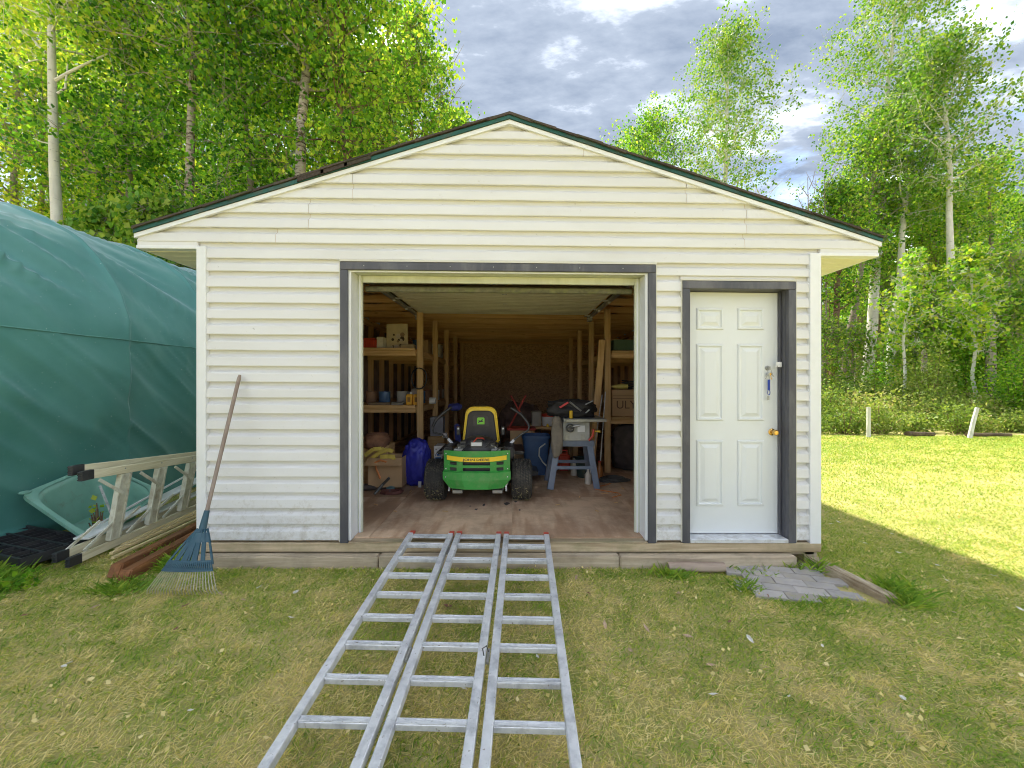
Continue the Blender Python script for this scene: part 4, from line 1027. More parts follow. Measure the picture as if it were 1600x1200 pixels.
# pile on top of saw
pl = crumple('tool_bag', (SP(893, 0, 1.75).x, 1.80, zt + .11), (.27, .17, .11), M('black_nylon', (.03, .028, .03), .7, var=.4, bmp=.4), None, 9, .45, 2.6, floor=zt + .014)
tag(pl, 'slumped black nylon tool bag piled on the table saw', 'bag')
rst = SP(881, 633, 1.6); o = MB().bar(rst + Vector((-.05, 0, -.03)), rst + Vector((.055, .0, .035)), .022, .03, (0, 1, 0)).build('marker_tape', M('pink_tape', (.75, .08, .09), .5), None, bevel=.004); tag(o, 'pink red strap lying across the black tool bag', 'strap')
for k, (a, b, r_) in enumerate((((890, 628), (908, 642), .012), ((912, 648), (921, 640), .009), ((915, 632), (927, 626), .008))):
    o = MB().tube([SP(*a, 1.62), SP(*b, 1.62)], r_, 8).build('hand_tool', steel_m, None); tag(o, ['long steel tool on the black bag above the saw', 'short steel chisel on the saw beside the bag', 'thin steel rod tool sticking out of the bag'][k], 'tool')

# ---- things right of and behind the mower
def wbox(name, x0, x1, y0, y1, z0, z1, mat, label, cat, bevel=.004):
    return tag(MB().box(x0, x1, y0, y1, z0, z1).build(name, mat, None, bevel=bevel), label, cat)
card_m = M('cardboard', (.50, .33, .18), .85, var=.1, scale=6, bmp=.1, dirt=(.35, .22, .1), dirtamt=.4)
# blue bin
bt = wthing('storage_bin', 'blue plastic storage bin standing behind the mower', 'bin', (.21, 2.45, FZ))
blb = M('bin_blue', (.04, .10, .24), .45, var=.1, bmp=.05)
a, b = P(816, 722, 2.3), P(854, 682, 2.3)
rg = []
for z, k in ((FZ + .002, .80), ((FZ + b.z) / 2, .9), (b.z, 1.0)):
    cx = (a.x + b.x) / 2 + .03; hw_ = (b.x - a.x) / 2 * 1.15 * k; rg.append(rr([Vector((cx - hw_, 2.3 + .03 / k, z)), Vector((cx + hw_, 2.3 + .03 / k, z)), Vector((cx + hw_, 2.68, z)), Vector((cx - hw_, 2.68, z))], 32, 6))
loft(rg[::-1]).build('bin_body', blb, bt, smooth=True)
cx = (a.x + b.x) / 2 + .03; hw_ = (b.x - a.x) / 2 * 1.2
m = loft([rr([Vector((cx + s1 * hw_, 2.49 + s2 * .20, b.z + dz_)) for s1, s2 in ((-1, -1), (1, -1), (1, 1), (-1, 1))], 32, 6) for dz_ in (-.035, .005)], False); m.build('bin_rim', blb, bt, smooth=True)
# carton + red stool
wbox('carton', P(797, 0, 2.75).x, P(832, 0, 2.75).x, 2.75, 3.1, FZ + .002, P(0, 673, 2.75).z, card_m, 'tall tan carton behind the mower under a red stool', 'box')
rs = wthing('folding_stool', 'red metal folding stool upended on a tan carton', 'stool', (.1, 2.95, P(0, 673, 2.75).z))
zb = P(0, 673, 2.75).z + .002
MB().box(P(792, 0, 2.75).x, P(838, 0, 2.75).x, 2.74, 3.1, zb, zb + .035).build('seat', M('stool_red', (.42, .05, .035), .5, var=.15), rs, bevel=.012)
for y in (2.8, 3.05):
    for a, b in (((796, 664), (822, 618)), ((826, 664), (798, 618))):
        p, q_ = P(*a, 2.8), P(*b, 2.8); p.y = q_.y = y; p.z = zb + .036; MB().tube([p, q_], .009, 8).build('leg', MATS['stool_red'], rs)
# workbench behind, with items
wb = wthing('workbench', 'low brown wooden workbench at the back of garage', 'bench', (.45, 3.6, FZ))
x0, x1, zt2 = P(826, 0, 3.3).x, P(905, 0, 3.3).x, P(0, 667, 3.3).z
MB().box(x0, x1, 3.3, 3.9, zt2 - .04, zt2).build('bench_top', shelf_m, wb, bevel=.004)
for x in (x0 + .06, x1 - .06):
    for y in (3.36, 3.84): MB().box(x - .04, x + .04, y - .04, y + .04, FZ + .002, zt2 - .041).build('leg', stud_m, wb)
wbox('grey_case', P(831, 0, 3.35).x, P(846, 0, 3.35).x, 3.35, 3.6, zt2 + .001, P(0, 643, 3.35).z, M('case_grey', (.36, .33, .28), .6), 'small grey case standing on the workbench', 'case', .01)
jg = wthing('paint_pail', 'white pail with red lid on the workbench', 'pail', (P(857, 0, 3.35).x, 3.45, zt2))
pc = P(857, 655, 3.4); MB().lathe([(.085, 0), (.10, .01), (.108, .15), (.108, .16)], 20, (pc.x, 3.46, zt2 + .001)).build('pail_body', white_m, jg, smooth=True)
MB().lathe([(.112, 0), (.112, .03), (.10, .045), (0, .045)], 20, (pc.x, 3.46, zt2 + .163)).build('lid', red_m, jg, smooth=True)
m = MB(); yc = P(856, 663, 3.3); m.lathe([(.03, 0), (.02, .03), (.008, .05), (0, .05)], 12, (yc.x, 3.33, zt2 + .001)); tag(m.build('funnel', MATS['yellow_plastic'], None), 'tiny yellow funnel on the front edge of the workbench', 'funnel')
# under and beside the saw
jc = wthing('fuel_can', 'red fuel can on the floor behind the saw stand', 'fuel can', (P(882, 0, 2.6).x, 2.6, FZ))
cx = P(882, 0, 2.6).x; MB().box(cx - .09, cx + .09, 2.6, 2.8, FZ + .002, FZ + .26).build('can_body', red_m, jc, bevel=.03, segs=3); MB().tube([(cx - .04, 2.7, FZ + .26), (cx - .04, 2.7, FZ + .30), (cx + .05, 2.7, FZ + .30), (cx + .05, 2.7, FZ + .26)], .012, 8).build('handle', red_m, jc); MB().tube([(cx - .07, 2.65, FZ + .25), (cx - .10, 2.6, FZ + .33)], [.02, .012], 8).build('spout', black_m, jc)
def bottle(px, y, h, r_, mat, label, capm):
    x = P(px, 0, y).x; t = wthing('bottle', label, 'bottle', (x, y, FZ)); MB().lathe([(r_ * .95, .0), (r_, .01), (r_, h * .6), (r_ * .4, h * .8), (r_ * .35, h * .92)], 16, (x, y, FZ + .002)).build('bottle_body', mat, t, smooth=True); MB().lathe([(r_ * .42, 0), (r_ * .42, h * .08), (0, h * .085)], 12, (x, y, FZ + .003 + h * .92)).build('cap', capm, t)
amb = M('amber_plastic', (.35, .13, .03), .35); cl = M('pale_plastic', (.55, .5, .42), .4)
bottle(919, 1.85, .20, .045, cl, 'short pale bottle on the floor inside the saw stand', white_m)
bottle(937, 2.1, .25, .045, amb, 'amber bottle on the floor right of the saw stand', red_m)
bottle(897, 2.35, .27, .05, cl, 'tall pale bottle on the floor behind the saw stand', black_m)
bk = wthing('bucket', 'dark green bucket on the floor behind the saw leg', 'bucket', (P(915, 0, 2.2).x, 2.2, FZ)); x = P(915, 0, 2.2).x
MB().lathe([(.10, 0), (.11, .01), (.135, .25), (.142, .25), (.142, .27), (.13, .27), (.105, .02), (0, .02)], 22, (x, 2.25, FZ + .002)).build('bucket_body', M('bucket_green', (.04, .07, .06), .5), bk, smooth=True)
MB().tube([(x + .135 * math.cos(a), 2.25, FZ + .26 - .10 * math.sin(a)) for a in [math.pi * k / 10 for k in range(11)]], .004, 6).build('handle', steel_m, bk)
# hose coil, chains
m = MB(); pts = []
for k in range(90):
    a = k * .42; r_ = .10 + .025 * math.sin(k * .9); pts.append((P(962, 0, 1.9).x + r_ * 1.7 * math.cos(a), 1.95 + r_ * math.sin(a), FZ + .012 + .0006 * k))
m.tube(pts, .007, 6); tag(m.build('chain_coil', darkmetal_m, None), 'dark coil of chain heaped on the floor right of the saw', 'chain')
m = MB(); p = [P(a, b, 2.1) for a, b in ((852, 693), (843, 700), (842, 712), (848, 722), (856, 730))]; m.tube(p, .010, 8); tag(m.build('hose', M('grey_hose', (.5, .5, .48), .5), None, smooth=True), 'grey hose looping down beside the blue bin', 'hose')
# leaning plank + strips on the right posts
tag(MB().bar((P(922, 0, 2.44).x, 2.35, FZ + .05), P(941, 531, 2.44), .09, .02, (0, 1, 0)).build('leaning_plank', stud_m, None, bevel=.003), 'long pine plank leaning on the right hand post', 'plank')
for k, (a, b) in enumerate((((932, 676), (941, 617)), ((939, 708), (946, 612))  )):
    p, q_ = P(*a, 2.2), P(*b, 2.42); lo = p + (p - q_).normalized() * 0; t_ = (q_ - p).normalized(); lo = p - t_ * ((p.z - FZ - .003) / t_.z)
    tag(MB().bar(lo, q_, .014, .008, (0, 1, 0)).build('metal_strip', alu_m, None), ['thin aluminium strip leaning nearest the leaning pine plank', 'thin aluminium strip leaning against the right post', 'short aluminium strip leaning behind the tool bag'][k], 'strip')
# cardboard box with lettering on the right shelf
zc_ = 1.021
cbx = wthing('lettered_carton', 'brown carton with black ULY lettering on the right hand shelf', 'box', (1.95, 2.8, zc_))
MB().box(1.485, 2.30, 2.58, 3.0, zc_, zc_ + .395).build('carton_body', card_m, cbx, bevel=.004)
for z in (.26, .30): MB().box(1.50, 2.29, 2.5775, 2.5795, zc_ + z, zc_ + z + .006).build('carton_line', M('box_print', (.12, .07, .04), .8), cbx)
text('lettering', 'ULY', .17, MATS['box_print'], cbx, Matrix.Translation((1.70 - 1.95, 2.5765 - 2.8, .165)) @ Matrix.Rotation(R(90), 4, 'X'))
zz = zc_ + .397
dr = wthing('cordless_drill', 'cordless drill with yellow body lying on the lettered carton', 'drill', (1.75, 2.75, zz))
MB().tube([(1.50, 2.66, zz + .045), (1.56, 2.66, zz + .045), (1.62, 2.66, zz + .045), (1.74, 2.66, zz + .045)], [.012, .026, .036, .034], 12).build('drill_body', M('drill_yellow', (.7, .62, .2), .4), dr, smooth=True)
MB().tube([(1.70, 2.66, zz + .04), (1.76, 2.68, zz + .014), (1.82, 2.69, zz + .018)], [.02, .018, .016], 8).build('handle', black_m, dr)
m = MB(); pts = [(1.80 + .12 * math.cos(k * .5) * (1 + .2 * math.sin(k)), 2.74 + .07 * math.sin(k * .5), zz + .012 + .0028 * k) for k in range(46)]; m.tube(pts, .008, 6)
tag(m.build('cord_heap', black_m, None), 'tangled dark power cord heaped on the lettered carton', 'cord')
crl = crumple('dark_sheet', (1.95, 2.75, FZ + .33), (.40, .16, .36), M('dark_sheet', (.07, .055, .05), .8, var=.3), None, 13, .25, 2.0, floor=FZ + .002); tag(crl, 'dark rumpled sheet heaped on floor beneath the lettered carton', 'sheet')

# ---- left side: floor
bag = crumple('blue_tarp_bundle', (P(650, 0, 1.75).x, 1.82, FZ + .28), (.165, .14, .29), M('blue_nylon', (.030, .035, .36), .45, var=.25, scale=7, bmp=.25), None, 2, .22, 2.4, sub=5, floor=FZ + .002)
tag(bag, 'bundled royal blue nylon sack standing beside the mower tyre', 'sack')
tg = P(656, 738, 1.66); tag(MB().box(tg.x - .02, tg.x + .02, 1.655, 1.66, FZ + .003, FZ + .08).build('care_label', white_m, None, bevel=.004), 'white paper label stuck at the foot of blue sack', 'label')
wc = wthing('white_carton', 'narrow white carton with blue round logo beside the mower', 'box', (P(685, 0, 1.85).x, 1.95, FZ))
a, b = P(678, 0, 1.85).x, P(691.5, 0, 1.85).x; zt3 = P(0, 697, 1.85).z
MB().box(a, b, 1.85, 2.10, FZ + .002, zt3).build('carton_body', M('white_card', (.72, .70, .68), .6), wc, bevel=.003)
cx = (a + b) / 2; lgm = M('print_blue', (.03, .16, .42), .6); kk = .0083
m = MB(); m.tube([(cx + .036 * math.cos(t_), 1.8475, zt3 - .125 + .036 * math.sin(t_)) for t_ in [math.pi * (-.05 + 1.1 * q / 12) for q in range(13)]], .004, 6); m.box(cx - .018, cx + .018, 1.846, 1.849, zt3 - .125, zt3 - .105); m.box(cx - .038, cx + .038, 1.846, 1.849, zt3 - .172, zt3 - .145); m.build('logo', lgm, wc)
for sx in (-1, 1): MB().box(cx + sx * .028 - .006, cx + sx * .028 + .006, 1.846, 1.849, zt3 - .05, zt3 - .035).build('print_dot', MATS['box_print'], wc)
# tan box with straps
tb = wthing('strap_box', 'open tan carton with heap of yellow straps beside the jamb', 'box', (P(603, 0, 1.5).x, 1.65, FZ))
a, b = P(575, 0, 1.5).x, P(628, 0, 1.5).x; z0_, z1_ = P(0, 738, 1.5).z, P(0, 716, 1.5).z
m = MB(); m.box(a, b, 1.5, 1.512, FZ + .06, z1_); m.box(a, b, 1.83, 1.842, FZ + .06, z1_); m.box(a, a + .012, 1.513, 1.829, FZ + .06, z1_); m.box(b - .012, b, 1.513, 1.829, FZ + .06, z1_); m.box(a, b, 1.5, 1.842, FZ + .045, FZ + .059); m.build('carton_body', card_m, tb)
MB().add([(a, 1.5, z1_), (b, 1.5, z1_), (b + .02, 1.40, z1_ - .07), (a - .02, 1.40, z1_ - .07)], [(0, 1, 2, 3)]).build('carton_flap', card_m, tb)
ys_m = M('yellow_webbing', (.62, .50, .10), .7, var=.15, scale=14, dirt=(.4, .25, .05), dirtamt=.4)
for k, pts in enumerate((((570, 712), (583, 702), (596, 701), (604, 706)), ((577, 720), (590, 709), (606, 702), (614, 706)), ((594, 714), (606, 713), (617, 714), (612, 718)))):
    m = MB(); q_ = [P(*p, 1.55 - .03 * k) for p in pts]
    for u, v in zip(q_, q_[1:]): m.bar(u, v, .012, .05, (0, .2, 1))
    tag(m.build('ratchet_strap', ys_m, None, bevel=.003), ['folded yellow webbing strap at left of the tan carton', 'yellow webbing strap crossing the top of tan carton', 'short yellow webbing strap end on the tan carton'][k], 'strap')
m = MB(); pts = [(586, 722), (588, 733), (592, 742), (594, 748)]; m.tube([P(*p, 1.46) for p in pts], .012, 8); m.tube([P(*p, 1.45) for p in ((584, 724), (594, 719), (604, 722))], .012, 8)
tag(m.build('orange_strap', M('orange_webbing', (.62, .22, .07), .7), None), 'orange strap hanging over the front of tan carton', 'strap')
bc = crumple('brown_tarp', (P(580, 0, 1.7).x, 1.9, P(0, 690, 1.7).z - .02), (.15, .16, .10), M('brown_canvas', (.26, .13, .075), .9, var=.3, bmp=.4), None, 5, .35, 2.2); tag(bc, 'folded brown canvas tarp on a crate against left wall', 'tarp')
wbox('wood_crate', P(566, 0, 1.72).x - .1, P(600, 0, 1.72).x, 1.86, 2.2, FZ + .002, P(0, 699, 1.72).z, shelf_m, 'wooden crate under the folded brown canvas tarp', 'crate')
wbox('lidless_carton', P(610, 0, 2.2).x, P(632, 0, 2.2).x, 2.1, 2.36, FZ + .002, P(0, 712, 2.2).z, card_m, 'low tan carton between blue sack and straps', 'box')
# trimmer and hoses on the floor
tr = wthing('string_trimmer', 'string trimmer with grey shaft lying on floor by carton', 'trimmer', (P(600, 0, 1.3).x, 1.3, FZ))
MB().tube([G(585, 772, FZ + .03), G(598, 757, FZ + .12), G(608, 747, FZ + .2)], .017, 8).build('shaft', darkmetal_m, tr)
MB().tube([G(606, 756, FZ + .04), G(613, 748, FZ + .12), G(621, 740, FZ + .19)], [.026, .024, .02], 10).build('handle', steel_m, tr, smooth=True)
c = G(610, 762, FZ + .05); MB().lathe([(.05, 0), (.055, .02), (.05, .05), (.02, .06), (0, .06)], 16, (c.x, c.y, FZ + .004)).build('spool_head', M('teal_plastic', (.05, .16, .2), .45), tr, smooth=True)
for k, (a, b, py, lb) in enumerate(((566, 612, 749, 'dark pipe lying on floor under tan carton, rear one'), (566, 607, 762, 'dark pipe lying on floor under tan carton, front one'))):
    p, q_ = G(a, py, FZ + .04), G(b, py - 2, FZ + .04); p.z = q_.z = FZ + .042; tag(MB().tube([p, q_], .038, 12).build('pipe', M('dark_pipe', (.075, .06, .055), .6), None, smooth=True), lb, 'pipe')
m = MB(); p = G(612, 772, FZ); pts = [(p.x + .11 * math.cos(k * .7) * (1 + .3 * math.sin(k * .37)), p.y + .06 * math.sin(k * .7), FZ + .008 + .0006 * k) for k in range(60)]; m.tube(pts, .006, 6)
tag(m.build('cord_coil', M('dark_red_cord', (.14, .05, .04), .6), None), 'dark red cord coiled loosely on plywood by the trimmer', 'cord')
m = MB(); cw = crumple('glove', tuple(G(630, 748, FZ + .03)), (.07, .05, .035), M('brown_glove', (.22, .14, .09), .9), None, 8, .5, 3, floor=FZ + .002); tag(cw, 'crumpled brown work glove on floor beside trimmer', 'glove')
# ---- left shelves
for k, (px0, px1) in enumerate(((634, 643.5), (645, 655))):
    y = 2.45; a, b = P(px0, 0, y).x, P(px1, 0, y).x; zb_ = SH2 + .002; t = wthing('yellow_jug', ['yellow oil jug on the lower shelf, away from post', 'yellow oil jug on the lower shelf, touching the post'][k], 'jug', ((a + b) / 2, y + .06, zb_))
    MB().box(a, b, y, y + .14, zb_, zb_ + .165).build('jug_body', M('jug_yellow', (.80, .45, .05), .4, bmp=.05), t, bevel=.012, segs=2)
    MB().box((a + b) / 2 - .02, (a + b) / 2 + .02, y - .003, y - .0005, zb_ + .05, zb_ + .12).build('jug_label', M('jug_print', (.25, .12, .03), .5), t)
    MB().lathe([(.018, 0), (.018, .025), (0, .025)], 12, ((a + b) / 2 + .015, y + .07, zb_ + .166)).build('cap', white_m, t)
cx = P(647, 0, 2.6).x; m = MB(); m.lathe([(.075, 0), (.073, .03), (.055, .065), (.02, .082), (0, .084)], 18, (cx - .01, 2.72, SH2 + .17)); m.lathe([(.05, 0), (.05, .166)], 12, (cx - .01, 2.72, SH2 + .002)); tag(m.build('bowl', M('pale_grey_bowl', (.55, .52, .5), .5), None, smooth=True), 'pale grey bowl upturned on a can behind the yellow jugs', 'bowl')
m = MB(); a = P(612, 631, 2.5); m.box(a.x, a.x + .17, 2.48, 2.56, SH2 + .002, SH2 + .045); m.tube([(a.x + .1, 2.52, SH2 + .03), (a.x + .22, 2.5, SH2 + .06)], .016, 8); tag(m.build('hand_planer', steel_m, None, bevel=.004), 'grey metal hand planer lying on the lower left shelf', 'tool')
wbox('folded_mat', P(575, 0, 2.5).x, P(608, 0, 2.5).x, 2.5, 3.0, SH2 + .002, SH2 + .04, M('mat_brown', (.3, .22, .14), .9), 'flat brown mat on the lower left shelf', 'mat', .01)
zb_ = SH1 + .003
pc_ = wthing('picture_board', 'square tan picture board leaning on the top left shelf', 'picture', (P(622, 0, 2.6).x, 2.62, zb_))
a, b = P(604, 0, 2.6).x, P(637, 0, 2.6).x; zt4 = P(0, 506, 2.6).z
MB().box(a, b, 2.60, 2.615, zb_, zt4).build('board', M('picture_tan', (.62, .52, .34), .7), pc_)
prn = random.Random(4)
for k in range(16):
    x = a + (b - a) * prn.uniform(.15, .8); z = zb_ + (zt4 - zb_) * prn.uniform(.05, .7); w_ = prn.uniform(.015, .04)
    MB().lathe([(0, -.002 - .0002 * k), (w_, -.0015 - .0002 * k), (w_, 0)], 7, (x, 2.5995, z), 'Y').build('print_patch', [M('print_dark', (.07, .045, .035), .7), M('print_pale', (.6, .52, .45), .7), M('print_mid', (.3, .2, .14), .7)][k % 3], pc_)
wbox('flat_parcel', P(627, 0, 2.5).x, P(648, 0, 2.5).x, 2.46, 2.58, zb_, zb_ + .07, M('parcel_tan', (.45, .34, .22), .8), 'low tan parcel on the top left shelf before picture', 'parcel')
rb = wthing('red_bag', 'bright red ribbed bag on the top left shelf', 'bag', (P(578, 0, 2.5).x, 2.55, zb_))
a, b = P(560, 0, 2.5).x, P(589, 0, 2.5).x
MB().box(a, b, 2.47, 2.66, zb_, zb_ + .165).build('bag_body', M('red_cloth', (.62, .07, .03), .7), rb, bevel=.03, segs=3)
for k in range(8): MB().box(a + .03 + k * .03, a + .036 + k * .03, 2.463, 2.4695, zb_ + .02, zb_ + .145).build('rib', M('red_cloth_dark', (.42, .035, .02), .7), rb)
wbox('white_box', P(590, 0, 2.5).x, P(600, 0, 2.5).x, 2.46, 2.62, zb_, zb_ + .18, M('box_white', (.68, .64, .55), .6), 'small white box next to the red bag on shelf', 'box')
# between the posts
cap = crumple('cloth_hat', tuple(P(711, 636, 2.9)), (.10, .08, .055), M('cap_blue', (.05, .06, .28), .8), None, 6, .2, 2.0); tag(cap, 'blue cloth hat hanging on a shelf post behind mower', 'hat')
tag(MB().bar(P(714, 662, 2.6), P(717, 702, 2.6), .085, .05, (0, 1, 0)).build('blue_mat', M('roll_blue', (.045, .06, .26), .7), None, bevel=.02, segs=2), 'rolled blue foam mat standing behind the mower seat', 'mat')
wbox('grey_battery', P(672, 0, 3.2).x, P(692, 0, 3.2).x, 3.2, 3.4, FZ + .45, P(0, 652, 3.2).z, M('batt_grey', (.3, .3, .33), .5), 'grey case on a stand between the shelf posts', 'case')
wbox('case_stand', P(672, 0, 3.2).x - .03, P(692, 0, 3.2).x + .03, 3.15, 3.45, FZ + .002, FZ + .449, shelf_m, 'wooden block stand under the grey case', 'stand')
wt = wthing('work_tape', 'white roll of tape on lower shelf between posts', 'tape', tuple(P(676, 629, 2.9)))
c = P(676, 629, 2.9); MB().lathe([(.045, -.05), (.05, -.045), (.05, .045), (.045, .05)], 16, (c.x, c.y, SH2 + .055), 'X').build('roll', white_m, wt, smooth=True)
MB().lathe([(.022, -.0505), (.022, .0505)], 12, (c.x, c.y, SH2 + .055), 'X').build('core', card_m, wt)
# back: dark heap behind the stool, boxes against the back wall
hp_ = crumple('black_heap', (P(812, 0, 4.5).x, 4.6, FZ + .45), (.36, .3, .46), M('dark_cloth', (.16, .10, .08), .9, var=.4), None, 11, .35, 2.0, floor=FZ + .002); tag(hp_, 'dark cloth heap piled behind the red stool', 'heap')
for k, (a, b, y, py, mt, lb) in enumerate(((866, 906, 5.2, 640, card_m, 'brown carton stacked at back right of the garage'), (760, 790, 5.6, 655, M('crate_brown', (.25, .15, .09), .8), 'dark brown crate against the garage back wall'), (735, 752, 6.0, 640, card_m, 'tall narrow carton near the garage back wall'))):
    wbox('back_carton', P(a, 0, y).x, P(b, 0, y).x, y, y + .5, FZ + .002, P(0, py, y).z, mt, lb, 'box')

# ---- shelf clutter
cr2 = random.Random(17)
can = MB().lathe([(.082, 0), (.085, .004), (.085, .185), (.088, .188), (.088, .196), (.080, .198), (.078, .192), (0, .192)], 18).mesh('paint_can', smooth=True)
can_ms = [M('can_steel', (.45, .45, .46), .35, .7), M('can_white', (.66, .65, .6), .5), M('can_blue', (.08, .16, .32), .5), M('can_rust', (.35, .2, .12), .7)]
cans = []
for mm in can_ms:
    me = can.copy(); me.materials.append(mm); cans.append(me)
lbl = ['bare steel paint can on the left hand shelves', 'white paint can on the left hand shelves', 'blue paint can on the left hand shelves', 'rusty paint can on the left hand shelves']
for k, (x, y, z) in enumerate(((-1.52, 2.75, SH2), (-1.72, 2.9, SH2), (-1.50, 3.15, SH2), (-1.53, 3.95, SH2), (-1.72, 4.1, SH2), (-1.5, 4.45, SH2), (-1.52, 3.1, SH1), (-1.75, 3.3, SH1), (-1.5, 4.2, SH1), (-1.52, 5.3, SH2), (-1.95, 2.75, SH2), (-2.2, 2.9, SH2))):
    c_ = k % 4; o = link('paint_can', cans[c_]); o.location = (x, y, z + .003); o.rotation_euler = (0, 0, cr2.uniform(0, 6)); tag(o, lbl[c_], 'can', 'paint cans on the left hand shelves')
for k, (x0, x1, y, z, h_, mt, lb) in enumerate(((-1.75, -1.45, 3.55, SH1, .26, card_m, 'tan carton on the top left shelf behind second post'), (-1.8, -1.45, 4.75, SH1, .3, M('box_white', (.5, .5, .5)), 'white carton on the top left shelf by third post'), (-1.8, -1.48, 4.75, SH2, .3, card_m, 'tan carton on the lower left shelf by third post'), (1.52, 1.85, 2.62, SH1, .16, M('box_green', (.09, .16, .1), .6), 'flat green case on the top right shelf'), (1.95, 2.35, 2.66, SH1, .24, card_m, 'tan carton on the top right shelf near wall'), (1.55, 1.9, 3.6, SH1, .28, card_m, 'tan carton on the top right shelf by second post'), (-2.4, -2.1, 1.0, FZ, .32, M('tote_grey', (.2, .2, .22), .5), 'grey tote on floor behind the left jamb'))):
    wbox('storage_carton', x0, x1, y, y + .32, z + .003, z + h_, mt, lb, 'box', .006)
for k, (px, py, l_) in enumerate(((640, 770, .10), (652, 762, .07), (632, 760, .05), (700, 800, .06), (905, 778, .05), (950, 772, .08), (960, 786, .04), (590, 790, .06), (620, 800, .04), (868, 790, .05), (935, 800, .04), (975, 765, .07))):
    g = G(px, py, FZ); a = cr2.uniform(0, 3.1); tag(MB().bar((g.x, g.y, FZ + .006), (g.x + l_ * math.cos(a), g.y + l_ * math.sin(a), FZ + .007), .010, .007).build('wood_chip', stud_m, None), 'small wood splinter lying on the plywood floor', 'splinter', 'wood splinters on the garage floor')
ex = MB(); g = G(690, 790, FZ); pts = [Vector((g.x - .35 + .09 * k, g.y + .10 * math.sin(k * .8) + .02 * k, FZ + .008)) for k in range(12)]
tag(MB().tube([Vector((1.15 + .02 * math.sin(k), 1.2 + .09 * k, FZ + .009)) + Vector((.12 * math.sin(k * 1.1), 0, 0)) for k in range(14)], .006, 6).build('extension_cord', M('cord_orange', (.6, .2, .04), .5), None, smooth=True), 'orange extension cord snaking on floor by the right jamb', 'cord')
cw_ = wthing('hanging_coil', 'black hose coil hanging on the first left shelf post', 'hose', (PX0, 2.36, 1.55))
MB().tube([(PX0 + .11 * math.cos(a) * (1 + .04 * math.sin(3 * a)), 2.355 - .004 * (k // 16), 1.58 + .15 * math.sin(a)) for k, a in enumerate([2 * math.pi * q / 16 for q in range(49)])], .009, 6).build('coil', black_m, cw_, smooth=True)
MB().box(PX0 - .006, PX0 + .006, 2.33, 2.381, 1.725, 1.737).build('hook', steel_m, cw_)

# ================================================================== VEGETATION
leaf_stops = [(0, (.035, .13, .015)), (.35, (.15, .36, .03)), (.7, (.36, .54, .045)), (1, (.60, .63, .09))]
leaf_m = LEAF('aspen_leaf', leaf_stops, .55)
leafp_m = LEAF('poplar_leaf', [(0, (.04, .15, .015)), (.5, (.16, .34, .03)), (1, (.40, .48, .08))])
shrub_m = LEAF('shrub_leaf', [(0, (.06, .13, .02)), (.5, (.20, .30, .05)), (.85, (.36, .42, .11)), (1, (.45, .40, .18))])
def bark(name, light, dark, spots):
    m, nt, b, o = newmat(name)
    v = coords(nt, (1, 1, .35)); v2 = coords(nt, (1, 1, 4.5))
    c = ramp(nt, noise(nt, v, 7, 6), [(.3, sc(light, .75)), (.7, light)])
    c = mixc(nt, ramp(nt, noise(nt, v2, 3.2, 7, .7, .8), [(spots, (0, 0, 0)), (spots + .10, (1, 1, 1))]), c, dark)
    nt.links.new(c, b.inputs['Base Color']); b.inputs['Roughness'].default_value = .85; b.inputs['Specular IOR Level'].default_value = .15
    bump(nt, b, noise(nt, v2, 9, 6), .5, .02); return m
bark_w = bark('aspen_bark', (.74, .71, .64), (.08, .06, .05), .585)
bark_s = bark('birch_bark', (.52, .45, .38), (.08, .05, .04), .50)
bark_b = bark('brown_bark', (.26, .17, .11), (.07, .04, .03), .52)
bark_g = bark('grey_bark', (.36, .30, .25), (.09, .065, .05), .55)

